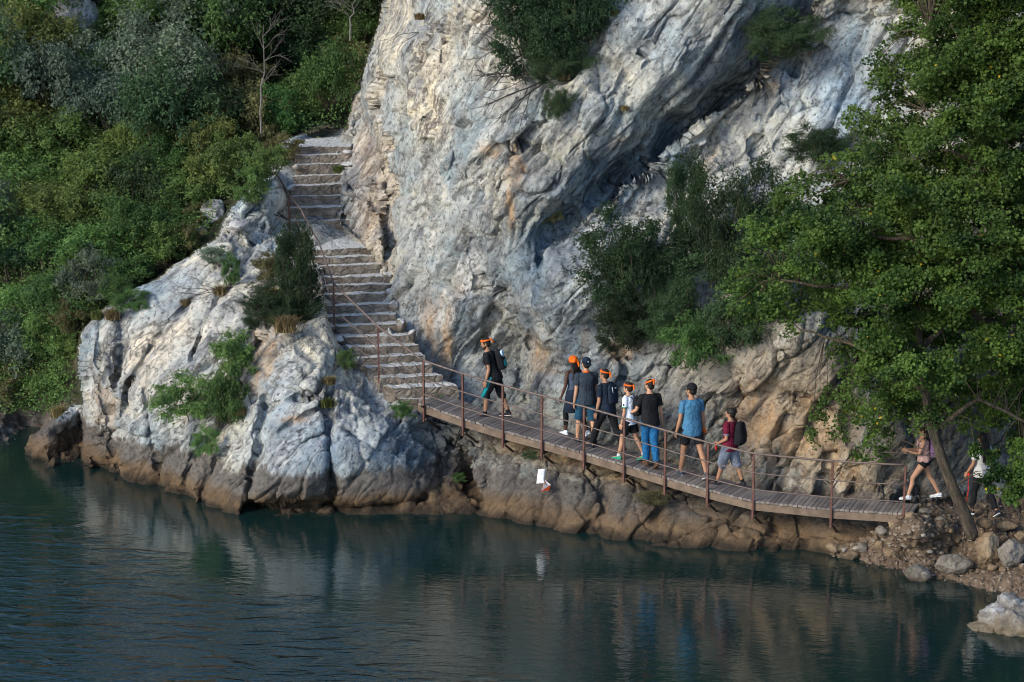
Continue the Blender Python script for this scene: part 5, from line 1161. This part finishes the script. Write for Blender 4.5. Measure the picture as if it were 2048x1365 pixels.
def person(px, py, top, head_dir, label, skin=SK_L, female=False, lean=0, legs=((20, 10, 3, 0), (-15, 15, 3, 20)), arms=((0, 8, 15, 0), (0, 8, 15, 0)), hyaw=0, hpitch=0, hair='short', hairmat=HAIRM, shirt=None, shirt_len=.08, sleeve=.5, cuff=None,
           pants=None, pant_len=1.0, pant_loose=.014, pant_top=.08, shoe=SHOEB, sole=SOLEW, sock=None, width=1.0, ground=None, beard=False, curls=(28, 28), extra=None, band=None, cap=None, wrap=False, build_=1.0):
    G = ground if ground is not None else deck_point(px, py)[0]
    fy = Vector(head_dir).normalized(); rz = math.atan2(-fy.x, fy.y)
    # ---- skeleton in unit (1.75 m) proportions
    ln = R(lean); sp = Vector((0, math.sin(ln), math.cos(ln))); spn = Vector((0, math.cos(ln), -math.sin(ln)))     # spine, forward
    X = Vector((1, 0, 0)); P = Vector((0, 0, .93)); NB = P + sp*.51; ws = width*(.92 if female else 1)
    hpv = Vector((0, math.sin(ln*.55), math.cos(ln*.55)))
    HC = NB + hpv*.185 + Vector((0, .018, 0)); J = {}
    for k, sgn in ((0, -1), (1, 1)):             # 0 left (x<0), 1 right
        hf, kn, ab, fp = legs[k]; hip = P + X*sgn*.088
        d = Vector((sgn*math.sin(R(ab)), math.sin(R(hf)), -math.cos(R(hf)))).normalized(); knee = hip + d*.435
        d2 = Vector((sgn*math.sin(R(ab))*.6, math.sin(R(hf-kn)), -math.cos(R(hf-kn)))).normalized(); ank = knee + d2*.415
        fd = Vector((sgn*.12, math.cos(R(fp)), -math.sin(R(fp)))).normalized()
        af, aab, el, ro = arms[k]; sh = NB + X*sgn*.178*ws - sp*.045
        u = (sp*-math.cos(R(af)) + spn*math.sin(R(af))); u = (u + X*sgn*math.tan(R(aab))).normalized(); elb = sh + u*.285
        f = rot2(u, X, R(el)); f = (f + X*-sgn*math.sin(R(ro))).normalized(); wri = elb + f*.255
        J[k] = dict(hip=hip, knee=knee, ank=ank, fd=fd, sh=sh, elb=elb, wri=wri, u=u, f=f, d=d, d2=d2)
    lo = min(min((J[k]['ank'] - Vector((0, 0, .085))).z, (J[k]['ank'] + J[k]['fd']*.17).z - .05) for k in (0, 1))
    topz = HC.z + .125
    dax = G.y*CP + (CAM_H-G.z)*SP; ppm = FPX/dax; want = (py-top)/ppm/math.cos(PITCH+R(1.5))
    S = want/(topz-lo); S = max(.85, min(1.22, S))
    tr = lambda v: Vector((v.x, v.y, v.z-lo))*S
    P, NB, HC = tr(P), tr(NB), tr(HC)
    for k in J:
        for q in ('hip', 'knee', 'ank', 'sh', 'elb', 'wri'): J[k][q] = tr(J[k][q])
    e = empty('person', G, label, 'person', 'walkers on the cliff path', rz)
    hy = Matrix.Rotation(R(hyaw), 3, 'Z') @ Matrix.Rotation(-R(hpitch)-ln*.25, 3, 'X')
    H = lambda x, y, z: HC + (hy @ Vector((x, y, z)))*S
    wst = .118 if female else .135
    RG = [(-.10, .085, .07), (-.05, .15, .105), (.0, .168 if female else .158, .118), (.07, .155, .112), (.17, wst, .098), (.26, wst+.008, .103), (.36, .155, .115), (.43, .168, .115), (.48, .15, .098), (.52, .095, .075), (.555, .055, .055)]
    def torso(mb, grow, t0, t1, flare=0):
        rr = [r_ for r_ in RG if t0-1e-6 <= r_[0] <= t1+1e-6]; 
        def itp(t): return tuple(float(np.interp(t, [q[0] for q in RG], [q[i] for q in RG])) for i in (1, 2))
        ts = sorted(set([t0]+[r_[0] for r_ in rr]+[t1])); out = []
        for t in ts:
            a, b_ = itp(max(t, .02) if flare else t); fl_ = flare*max(0, (.2-t)); a = max(a, .142) if flare and t < .3 and not female else a; g = grow + fl_
            out.append((P + sp*t*S, X*(a*ws+g)*S*build_, spn*(b_+g)*S*build_))
        mb.loft(out, 24, 2.25)
    # ---- body: one continuous surface
    mb = MB(); torso(mb, 0, -.10, .555)
    mb.capsule(NB - sp*.02*S, HC - hpv*.05*S - spn*.008*S, .056*S, .050*S)
    for k, sg in ((0, -1), (1, 1)):
        j = J[k]
        mb.capsule(NB - sp*.03*S + X*sg*.05*S, j['sh'], .055*S, .056*S)
        mid = j['sh'].lerp(j['elb'], .45); mb.capsule(j['sh'], mid, .052*S, .046*S); mb.capsule(mid, j['elb'], .046*S, .036*S)
        mid = j['elb'].lerp(j['wri'], .3); mb.capsule(j['elb'], mid, .036*S, .038*S); mb.capsule(mid, j['wri'], .038*S, .024*S)
        mid = j['hip'].lerp(j['knee'], .4); mb.capsule(j['hip'], mid, .088*S, .080*S); mb.capsule(mid, j['knee'], .080*S, .053*S)
        back = Vector((0, -.018, 0))*S; mid = j['knee'].lerp(j['ank'], .33)+back; mb.capsule(j['knee'], mid, .052*S, .056*S); mb.capsule(mid, j['ank'], .056*S, .034*S)
        mb.capsule(j['ank'] - j['fd']*.03*S - UPV*.02*S, j['ank'] + j['fd']*.13*S - UPV*.045*S, .034*S, .024*S)
        # hand: palm, four unequal fingers and a thumb
        d = j['f']; inw = X*-sg; inw = (inw - d*inw.dot(d)).normalized(); fw = d.cross(inw); fw = fw if fw.y > 0 else -fw
        pc = j['wri'] + d*.048*S; Mx = Matrix((fw, d, inw)).transposed(); mb.ell(pc, (.041*S, .052*S, .016*S), Mx, 14, 8)
        cu = curls[k]
        for i, (off, ln_) in enumerate(((.029, .068), (.010, .076), (-.010, .070), (-.028, .056))):
            b0 = j['wri'] + (d*.085 + fw*off)*S; a1 = R(cu); a2 = R(cu*2.2); d1 = d*math.cos(a1) + inw*math.sin(a1) + fw*off*1.2; d2_ = d*math.cos(a2) + inw*math.sin(a2)
            p1 = b0 + d1*ln_*.55*S; mb.capsule(b0 - d*.012*S, p1, .0100*S, .0092*S, 8); mb.capsule(p1, p1 + d2_*ln_*.5*S, .0092*S, .0078*S, 8)
        b0 = j['wri'] + (d*.026 + fw*.032)*S; p1 = b0 + (d*.6 + fw*.55 + inw*.25).normalized()*.036*S; mb.capsule(b0, p1, .0125*S, .0105*S, 8); mb.capsule(p1, p1 + (d*.85 + fw*.1 + inw*.4).normalized()*.030*S, .0105*S, .0085*S, 8)
    # head with jaw, nose, brow, lips, ears
    mb.ell(H(0, -.012, .022), (.076*S, .096*S, .094*S), hy, 20, 14); mb.ell(H(0, .024, -.038), (.058*S, .064*S, .072*S), hy, 16, 10)
    mb.capsule(H(0, .085, .012), H(0, .104, -.022), .008*S, .013*S, 8); mb.capsule(H(-.04, .074, .026), H(.04, .074, .026), .012*S, .012*S, 8); mb.ell(H(0, .076, -.085), (.024*S, .018*S, .018*S), hy, 10, 6)
    mb.capsule(H(-.018, .082, -.052), H(.018, .082, -.052), .0085*S, .0085*S, 8)
    for sg in (-1, 1): mb.ell(H(sg*.077, -.012, -.008), (.010*S, .020*S, .032*S), hy @ Matrix.Rotation(R(sg*18), 3, 'Z'), 10, 8); mb.ell(H(sg*.040, .058, -.016), (.022*S, .020*S, .02*S), hy, 8, 6)
    if female:
        for sg in (-1, 1): mb.ell(P + sp*.36*S + X*sg*.07*S + spn*.085*S, (.062*S, .055*S, .06*S), None, 12, 8)
        for sg in (-1, 1): mb.ell(P - sp*.01*S + X*sg*.075*S - spn*.055*S, (.085*S, .08*S, .09*S), None, 12, 8)
    mb.build('body', skin, e, remesh=.0062, soft=3)
    m2 = MB()
    for sg in (-1, 1): m2.ell(H(sg*.033, .083, .002), (.011*S, .007*S, .0065*S), hy, 10, 6)
    m2.build('eyes', EYEM, e, smooth=True)
    # ---- hair
    hb = MB()
    if hair in ('short', 'long', 'crop', 'pony'):
        g = .006 if hair == 'crop' else .014
        hb.ell(H(0, -.026, .040), ((.076+g)*S, (.090+g)*S, (.084+g)*S), hy, 22, 14); hb.ell(H(0, -.055, -.01), ((.066+g)*S, (.052+g)*S, (.075)*S), hy, 16, 10)
        for sg in (-1, 1): hb.ell(H(sg*.066, .004, .022), (.016*S, .030*S, .042*S), hy, 10, 8)
        if hair == 'short':
            rg = random.Random(int(px))
            for q in range(26): a = rg.uniform(-2.9, 2.9); hb.ell(H(math.sin(a)*.06, -.02+math.cos(a)*.06, .085+rg.uniform(-.02, .02)), (.022*S, .022*S, .022*S), None, 8, 6)
    if hair in ('long', 'pony'):
        rg = random.Random(int(px)+5); L_ = .34 if hair == 'long' else .30
        for q in range(11 if hair == 'long' else 6):
            x0 = (-.07+.14*q/10) if hair == 'long' else (-.02+.04*q/5); a = H(x0, -.085+abs(x0)*.4, -.01); c_ = NB + X*(x0*1.05)*S - spn*(.115)*S - sp*.06*S + X*rg.uniform(-.01, .01); d_ = NB + X*(x0*.95 + rg.uniform(-.02, .02))*S - spn*(.135)*S - sp*(L_*rg.uniform(.8, 1.05))*S
            hb.tube([a, (a+c_)/2 - spn*.012*S, c_, (c_+d_)/2, d_], [.026*S, .030*S, .030*S, .024*S, .008*S], 8)
    if hb.v: hb.build('hair', hairmat, e, remesh=.008, soft=2)
    if beard:
        m2 = MB(); m2.ell(H(0, .040, -.078), (.056*S, .060*S, .050*S), hy, 16, 10); m2.ell(H(0, .02, -.058), (.066*S, .050*S, .040*S), hy, 14, 8); m2.build('beard', hairmat, e, remesh=.008, soft=1)
    if band:          # orange headband / bandana with a knot and two tails at the back
        tl = Matrix.Rotation(R(band), 3, 'X'); hb2 = hy @ tl; m2 = MB(); rings = []
        for z, g in ((-.016, .091), (-.011, .0965), (.0, .0975), (.011, .094), (.016, .088)): rings.append((H(0, -.020, .074) + (hb2 @ Vector((0, 0, z)))*S, hb2 @ Vector((g*S*.95, 0, 0)), hb2 @ Vector((0, (g+.014)*S, 0))))
        m2.loft(rings, 28, 2.05)
        kb = H(0, -.020, .074) + (hb2 @ Vector((0, -.122, 0)))*S; m2.ell(kb, (.024*S, .02*S, .022*S), None, 10, 8)
        for sg in (-1, 1):
            a1 = kb + hy @ Vector((sg*.03, -.02, -.035))*S; a2 = kb + hy @ Vector((sg*.05, -.035, -.085))*S; m2.tube([kb, a1, a2], [.010*S, .018*S, .012*S], 6, True, .35)
        m2.build('headband', ORANGE, e, smooth=True)
    if cap:
        m2 = MB(); rings = []
        for z, g in ((-.004, .100), (.03, .1005), (.06, .090), (.085, .068), (.102, .036), (.107, .008)): rings.append((H(0, -.022, .035+z), hy @ Vector((g*S*.90, 0, 0)), hy @ Vector((0, g*S*1.04, 0))))
        m2.loft(rings, 24, 2.0); sgn = 1 if cap[1] == 'front' else -1
        rings = []
        for q, (yy, wx) in enumerate(((.06, .07), (.10, .072), (.14, .062), (.165, .038))): rings.append((H(0, sgn*yy-.02, .030 - .012*q), hy @ Vector((wx*S, 0, 0)), hy @ Vector((0, .0, .005*S))))
        m2.loft(rings, 16, 2.0); m2.build('cap', cap[0], e, smooth=True)
        if cap[1] == 'back':
            m2 = MB(); m2.ell(H(.004, -.122, .060), (.016*S, .006*S, .016*S), hy, 10, 6); m2.build('cap_badge', LIGHTBLUE, e)
    if wrap:
        m2 = MB(); m2.ell(H(0, -.028, .048), (.099*S, .112*S, .094*S), hy, 24, 14); m2.ell(H(.05, -.115, .035), (.035*S, .03*S, .03*S), hy, 12, 8)
        for a1, a2 in (((.075, -.13, .0), (.10, -.14, -.06)), ((.055, -.135, -.02), (.06, -.15, -.10))): m2.tube([H(.05, -.115, .03), H(*a1), H(*a2)], [.016*S, .026*S, .012*S], 8, True, .4)
        m2.build('head_scarf', ORANGE, e, remesh=.008, soft=2)
    # ---- clothes
    if shirt:
        mb = MB(); torso(mb, .023, -shirt_len, .535 if sleeve else .47, flare=.05)
        for k, sg in ((0, -1), (1, 1)):
            j = J[k]
            if sleeve:
                mb.capsule(NB - sp*.045*S + X*sg*.06*S, j['sh'], .066*S, .068*S); mb.tube([j['sh'] - j['u']*.01*S, j['sh'].lerp(j['elb'], sleeve*.5), j['sh'].lerp(j['elb'], sleeve)], [.066*S, .064*S, .062*S], 14)
            else:
                mb.capsule(NB - sp*.03*S + X*sg*.085*S - spn*.02*S, NB - sp*.16*S + X*sg*.10*S - spn*.03*S, .03*S, .05*S)
            if female and shirt_len > .05: mb.ell(P + X*sg*.075*S - spn*.058*S, (.114*S, .112*S, .12*S), None, 12, 8)
            if female: mb.ell(P + sp*.36*S + X*sg*.07*S + spn*.085*S, (.072*S, .065*S, .07*S), None, 12, 8)
        mb.build('top', shirt, e, remesh=.0085, soft=4)
        if cuff:
            m2 = MB()
            for k in (0, 1): j = J[k]; a = j['sh'].lerp(j['elb'], sleeve-.07); m2.tube([a, j['sh'].lerp(j['elb'], sleeve+.02)], .0665*S, 14)
            m2.tube([NB - sp*.005*S, NB + sp*.03*S], [.075*S, .066*S], 16); m2.build('trim', cuff, e, smooth=True)
    if pants:
        mb = MB(); torso(mb, .011, -.10, min(pant_top, .05))
        if female:
            for sg in (-1, 1): mb.ell(P - sp*.01*S + X*sg*.075*S - spn*.055*S, (.092*S, .088*S, .097*S), None, 12, 8)
        for k in (0, 1):
            j = J[k]; L_ = pant_len*2; g = pant_loose; th = lambda t: (.090-.032*t)
            top_ = j['hip'] + UPV*.0*S
            if L_ <= 1: mb.tube([top_, j['hip'].lerp(j['knee'], L_*.5), j['hip'].lerp(j['knee'], L_)], [(.092+g)*S, (th(L_*.5)+g)*S, (th(L_)+g*1.4)*S], 18)
            else:
                t2 = L_-1; back = Vector((0, -.014, 0))*S
                mb.tube([top_, j['hip'].lerp(j['knee'], .5), j['knee'], j['knee'].lerp(j['ank'], t2*.5)+back, j['knee'].lerp(j['ank'], t2)], [(.092+g)*S, (.076+g)*S, (.057+g)*S, (.057+g)*S, (.054-.016*t2+g*1.1)*S], 18)
        mb.build('trousers' if pant_len > .7 else 'shorts', pants, e, remesh=.0085, soft=3)
    for k in (0, 1):
        j = J[k]; a = j['ank']; fd = j['fd']; upf = Vector((0, math.sin(R(legs[k][3])), math.cos(R(legs[k][3])))); sd = fd.cross(upf).normalized()
        heel = a - fd*.065*S - upf*.045*S; m2 = MB(); rings = []
        for t, wx, hz, up in ((0, .022, .026, .012), (.02, .034, .042, .010), (.07, .038, .050, .012), (.12, .037, .036, .0), (.18, .044, .028, -.008), (.235, .042, .022, -.012), (.262, .026, .014, -.016)):
            rings.append((heel + fd*t*S + upf*up*S, sd*wx*S, upf*hz*S))
        m2.loft(rings, 18, 2.3); m2.tube([a - fd*.005*S - upf*.03*S, a - fd*.005*S + upf*.012*S], [.044*S, .040*S], 14)
        so_ = m2.build('shoe', shoe, e, remesh=.007, soft=2)
        m2 = MB(); rings = []
        for t, wx in ((-.006, .024), (.02, .038), (.07, .041), (.12, .040), (.18, .047), (.235, .045), (.268, .026)): rings.append((heel + fd*t*S - upf*.030*S, sd*wx*S, upf*.0125*S))
        m2.loft(rings, 18, 3); m2.build('sole', sole, so_, smooth=True)
        if sock: m2 = MB(); m2.tube([a, a.lerp(j['knee'], .14)], [.043*S, .045*S], 14); m2.build('sock', sock, e, smooth=True)
    info = dict(e=e, P=P, NB=NB, HC=HC, J=J, S=S, sp=sp, spn=spn, X=X, M=Matrix.Translation(G) @ Matrix.Rotation(rz, 4, 'Z'), rz=rz, H=H, hy=hy)
    return info
def carried(info, name, local, label, cat):
    return empty(name, info['M'] @ local, label, cat, None, info['rz'])
def backpack(info, label, mat, panel=None, size=(.15, .09, .24), drop=.20, straps=True, stripe=None, badge=None):
    S = info['S']; sp, spn, X = info['sp'], info['spn'], info['X']; c = info['NB'] - sp*drop*S - spn*(.125+size[1])*S
    e = carried(info, 'backpack', c, label, 'backpack'); Mx = Matrix((X, spn, sp)).transposed(); mb = MB(); rings = []
    for z, g, dd in ((-1, .80, .75), (-.93, .95, .95), (-.5, 1, 1.08), (0, 1, 1.05), (.5, .96, .9), (.82, .82, .72), (.96, .55, .5), (1.0, .3, .3)):
        rings.append((sp*z*size[2]*S - spn*.015*(1-abs(z))*S, X*size[0]*g*S, spn*size[1]*dd*S))
    mb.loft(rings, 26, 3.2); mb.build('pack_body', mat, e, remesh=.009, soft=3)
    mb = MB(); rings = []
    for z, g in ((-.75, .6), (-.68, .75), (-.2, .78), (-.1, .7), (-.05, .5)): rings.append((sp*z*size[2]*S - spn*size[1]*.93*S, X*size[0]*g*S, spn*size[1]*.34*S))
    mb.loft(rings, 20, 3); mb.build('front_pocket', panel or mat, e, smooth=True)
    mb = MB(); top = sp*size[2]*S*.97; mb.tube([top - X*.03*S, top - X*.022*S + sp*.035*S, top + X*.022*S + sp*.035*S, top + X*.03*S], .007*S, 8); mb.build('grab_handle', mat, e, smooth=True)
    if straps:
        for sg in (-1, 1):
            a = info['NB'] - c; st_ = MB()
            pts = [sp*size[2]*.8*S + X*sg*.06*S + spn*size[1]*.8*S, a + X*sg*.085*S + sp*.03*S - spn*.03*S, a + X*sg*.105*S + spn*.10*S - sp*.06*S, a + X*sg*.125*S + spn*.125*S - sp*.18*S, a + X*sg*.155*S + spn*.05*S - sp*.30*S, -sp*size[2]*.75*S + X*sg*size[0]*.8*S + spn*size[1]*.7*S]
            st_.tube(pts, [.014*S, .022*S, .024*S, .020*S, .010*S, .008*S], 8, True, .45); st_.build('strap', mat if panel is None else BLACKC, e, smooth=True)
    if stripe:
        mb = MB(); mb.tube([X*size[0]*-.45*S - spn*size[1]*1.10*S + sp*.15*S, X*size[0]*-.38*S - spn*size[1]*1.13*S, X*size[0]*-.22*S - spn*size[1]*1.05*S - sp*.15*S], .007*S, 6); mb.build('reflective_stripe', stripe, e)
    if badge:
        mb = MB(); mb.box(X*.045*S - spn*size[1]*1.02*S + sp*size[2]*.55*S, (.022*S, .006*S, .010*S), Mx); mb.build('logo_patch', badge, e, bevel=.002)
    return e
# 1 first man, with the teal and white pack
a = person(990, 834, 678, (-1, .18), 'bearded man in black with orange bandana leading the walkers near the stairs', SK_M, lean=17, legs=((24, 22, 3, 0), (-14, 8, 3, 4)), arms=((8, 6, 22, -4), (-4, 12, 30, 0)), hpitch=14, hair='crop', beard=True, band=6,
           shirt=BLACKC, shirt_len=.10, sleeve=.62, pants=BLACKC, pant_len=.60, pant_loose=.030, shoe=SHOEB, sole=SOLEP, sock=BLACKC)
J = a['J'][0]; S = a['S']; mb = MB(); h_, k_ = J['hip'], J['knee']; o_ = Vector((-1, 0, 0))
mb.loft([(h_.lerp(k_, t) + o_*(.072)*S + Vector((0, .035, 0))*S, Vector((0, .045, 0))*S, o_*(.045-.012*t)*S) for t in (0.0, .3, .6, .9, 1.15)], 14, 2.2); mb.build('side_panel', TEALC, a['e'], smooth=True)
mb = MB(); mb.tube([J['elb'].lerp(J['wri'], .86), J['elb'].lerp(J['wri'], .95)], .031*S, 12); mb.build('wristwatch', METALM, a['e'], smooth=True)
bp = backpack(a, 'small black backpack with teal and pale blue panels on the leading man', BLACKC, TEALC, (.14, .085, .21), .21)
S = a['S']; mb = MB(); mb.loft([(a['sp']*z*S - a['spn']*.075*S, a['X']*.10*g*S, a['spn']*.035*S) for z, g in ((.05, .8), (.09, 1), (.15, .95), (.18, .6))], 18, 3); mb.build('top_panel', LIGHTBLUE, bp, smooth=True)
# 2 woman with head scarf
a = person(1148, 872, 714, (-.62, .80), 'woman with bright orange head scarf, long dark hair and jacket tied at her waist', SK_D, True, lean=4, legs=((22, 24, 2, 6), (-12, 20, 2, 34)), arms=((6, 10, 16, 0), (0, 10, 20, 0)), hair='long', wrap=True, hyaw=-8,
           shirt=SLATE, shirt_len=.02, sleeve=0, pants=BLACKC, pant_len=.86, pant_loose=.004, shoe=SHOEW, sole=SOLEW)
S = a['S']; mb = MB(); P_ = a['P']
mb.loft([(P_ + UPV*.13*S, a['X']*.140*S, a['spn']*.125*S), (P_ + UPV*.08*S, a['X']*.175*S, a['spn']*.155*S), (P_ - UPV*.05*S, a['X']*.205*S, a['spn']*.175*S), (P_ - UPV*.28*S + Vector((0, .02, 0)), a['X']*.215*S, a['spn']*.19*S), (P_ - UPV*.40*S + Vector((0, .04, 0)), a['X']*.20*S, a['spn']*.18*S)], 24, 2.1)
mb.build('tied_jacket', NAVYC, a['e'], remesh=.009, soft=3)
# 3 man with navy cap
a = person(1172, 888, 717, (-.30, .95), 'tall man in a dark slate t-shirt and denim shorts wearing a backwards navy cap', SK_L, lean=2, legs=((14, 10, 4, 4), (-6, 6, 4, 6)), arms=((-2, 7, 10, 0), (4, 7, 12, 0)), hair='crop', cap=(NAVYC, 'back'),
           shirt=DGREY, shirt_len=.11, sleeve=.66, pants=DENIMS, pant_len=.50, pant_loose=.026, shoe=SHOEB, sole=SHOEGR)
S = a['S']; mb = MB(); NBp = a['NB']
mb.loft([(NBp - a['sp']*.02*S, a['X']*.088*S, a['spn']*.078*S), (NBp + a['sp']*.02*S, a['X']*.078*S, a['spn']*.072*S), (NBp + a['sp']*.052*S, a['X']*.066*S, a['spn']*.066*S)], 18, 2); mb.ell(NBp + a['X']*.09*S - a['sp']*.005*S - a['spn']*.03*S, (.035*S, .03*S, .022*S)); mb.build('neckerchief', ORANGE, a['e'], remesh=.008, soft=2)
# 4 man with dark drawstring pack
a = person(1214, 902, 740, (-.72, .66), 'man in navy t-shirt and black trousers striding with an orange headband', SK_M, lean=7, legs=((26, 8, 3, -6), (-18, 8, 3, 22)), arms=((4, 8, 14, 0), (-6, 8, 20, 0)), hair='crop', band=10, hyaw=10,
           shirt=NAVYC, shirt_len=.10, sleeve=.70, pants=BLACKC, pant_len=.97, pant_loose=.016, shoe=SHOEB, sole=SHOEB)
J = a['J'][0]; S = a['S']; mb = MB(); mb.tube([J['elb'].lerp(J['wri'], .86), J['elb'].lerp(J['wri'], .95)], .031*S, 12); mb.build('wristwatch', BLACKC, a['e'], smooth=True)
backpack(a, 'flat navy backpack with a white stripe on the man in black trousers', NAVYC, NAVYC, (.135, .05, .21), .20, stripe=WHITEC, badge=WHITEC)
# 5 boy in white football shirt
a = person(1258, 920, 766, (-.85, .50), 'boy in a white shirt with green cuffs and orange headband', SK_L, lean=3, legs=((16, 6, 3, 0), (-14, 14, 3, 20)), arms=((4, 6, 10, 0), (0, 6, 12, 0)), hair='short', hairmat=HAIRB, band=4,
           shirt=WHITEC, shirt_len=.10, sleeve=.60, cuff=GREENC, pants=BLACKC, pant_len=.36, pant_loose=.03, shoe=SHOEG, sole=SHOEG, sock=SHOEW, width=.92)
mb = MB(); J = a['J'][0]; S = a['S']; mb.ell(J['sh'].lerp(J['elb'], .35) - Vector((.062, 0, 0))*S, (.008*S, .02*S, .026*S)); mb.build('sleeve_patch', BLACKC, a['e'])
backpack(a, 'black backpack over the white shirt of the boy', BLACKC, None, (.13, .075, .21), .20, badge=LIGHTBLUE)
# 6 man in blue jeans
a = person(1299, 934, 760, (-.34, .94), 'man in black t-shirt and bright blue jeans holding the rail, with orange headband', SK_L, lean=4, legs=((12, 16, -4, 8), (-8, 14, -3, 30)), arms=((22, 14, 42, 0), (-2, 10, 12, 0)), hair='crop', band=-26, hyaw=22, curls=(44, 28),
           shirt=BLACKC, shirt_len=.10, sleeve=.66, pants=JEANS, pant_len=.97, pant_loose=.022, shoe=SHOEBR, sole=SHOEBR)
# 7 man in blue t-shirt
a = person(1382, 954, 769, (-.42, .91), 'tall man in a plain blue t-shirt with black cap and dark shorts', SK_M, lean=3, legs=((14, 4, 3, 0), (-22, 6, 2, 26)), arms=((6, 9, 10, 0), (-4, 8, 10, 0)), hair='crop', cap=(BLACKC, 'front'), hyaw=14,
           shirt=BLUET, shirt_len=.13, sleeve=.60, pants=BLACKC, pant_len=.35, pant_loose=.016, shoe=SHOEGR, sole=SOLEW)
J = a['J'][1]; S = a['S']; mb = MB(); w0 = J['wri']
mb.tube([w0 - J['f']*.05*S, w0 + J['f']*.02*S], [.034*S, .038*S], 12); mb.ell(w0 + Vector((.03, 0, -.03))*S, (.025*S, .03*S, .045*S)); mb.build('wrist_bandana', ORANGE, a['e'], remesh=.008, soft=1)
# 8 man in maroon polo
a = person(1458, 972, 816, (-.86, .52), 'man in a maroon polo shirt and long grey shorts carrying a black backpack', SK_M, lean=-1, legs=((18, 4, 3, -4), (-14, 8, 3, 10)), arms=((-4, 9, 62, 22), (0, 9, 40, 0)), hair='short', hpitch=-4, width=1.05,
           shirt=MAROON, shirt_len=.10, sleeve=.68, cuff=GREYS, pants=GREYS, pant_len=.56, pant_loose=.045, shoe=SHOEB, sole=SHOEB, sock=BLACKC, curls=(55, 35), build_=1.08)
backpack(a, 'large black backpack on the man in the maroon polo', BLACKC, None, (.16, .10, .25), .21, badge=GREYS)
J = a['J'][0]; S = a['S']; loc = J['wri'] + J['f']*.07*S; e2 = carried(a, 'folded_cloth', loc, 'bright orange red cloth held by the man in the maroon polo', 'cloth')
mb = MB(); mb.ell((0, 0, -.05), (.035, .022, .075)); mb.ell((.01, .0, -.10), (.028, .02, .05)); mb.ell((0, 0, .02), (.025, .03, .03)); mb.build('cloth', REDC, e2, remesh=.008, soft=2)
# 9 woman striding onto the boardwalk
g9 = pt(1844, 1019, surfY(1844, 1019)); g9.z = max(g9.z, 1.14)
a = person(1844, 1019, 872, (-1, .05), 'woman in pale pink top and black shorts striding onto the boardwalk looking at her phone', SK_L, True, lean=5, legs=((34, 22, 2, 0), (-22, 8, 2, 6)), arms=((26, 6, 84, 8), (20, 6, 80, 8)), hair='pony', hairmat=HAIRB, hpitch=18,
           shirt=PINKC, shirt_len=.0, sleeve=0, pants=BLACKC, pant_len=.12, pant_loose=.014, pant_top=.06, shoe=SHOEW, sole=SOLEW, ground=g9, curls=(50, 40))
backpack(a, 'purple patterned backpack on the striding woman, half hidden by the tree trunk', PURPLE, PURPLE, (.14, .09, .22), .21)
J = a['J'][0]; S = a['S']; e2 = carried(a, 'phone', (J['wri']+a['J'][1]['wri'])/2 + J['f']*.09*S + Vector((0, .0, .035)), 'dark phone held up by the striding woman', 'phone')
mb = MB(); mb.box((0, 0, 0), (.036, .0045, .072), Matrix.Rotation(R(-35), 3, 'X')); o = mb.build('phone_case', BLACKC, e2, bevel=.003)
mb = MB(); mb.box(Matrix.Rotation(R(-35), 3, 'X') @ Vector((0, -.0052, 0)), (.032, .0008, .066), Matrix.Rotation(R(-35), 3, 'X')); mb.build('screen', EYEM, e2)
# 10 woman in grey t-shirt behind the leaves
g10 = pt(1960, 1030, surfY(1960, 1030))
a = person(1960, 1030, 866, (-.45, .89), 'woman in light grey t-shirt and black trousers with an orange bow, last behind the leaves', SK_M, True, lean=3, legs=((12, 6, 2, 0), (-20, 14, 2, 34)), arms=((4, 10, 30, 0), (0, 8, 12, 0)), hair='long', hairmat=HAIRM, band=0,
           shirt=GREYT, shirt_len=.10, sleeve=.70, pants=BLACKC, pant_len=.95, pant_loose=.006, shoe=SHOEB, sole=SOLEW, ground=g10)
S = a['S']; J = a['J'][0]; mb = MB(); mb.ell(J['wri'] + Vector((.03, -.02, -.03)), (.03*S, .02*S, .04*S)); mb.tube([J['wri'] + Vector((.02, -.02, -.05)), J['wri'] + Vector((.03, -.03, -.4)), J['wri'] + Vector((.0, -.03, -.62))], .007, 6); mb.build('red_ribbon', REDC, a['e'], smooth=True)
mb = MB(); nb = a['NB']; mb.tube([nb - a['X']*.13*S - a['sp']*.16*S - a['spn']*.125*S, nb - a['sp']*.19*S - a['spn']*.14*S, nb + a['X']*.06*S - a['sp']*.14*S - a['spn']*.13*S, nb + a['X']*.14*S - a['sp']*.02*S - a['spn']*.03*S], .010*S, 8, True, .6); mb.build('bag_strap', BLACKC, a['e'], smooth=True)
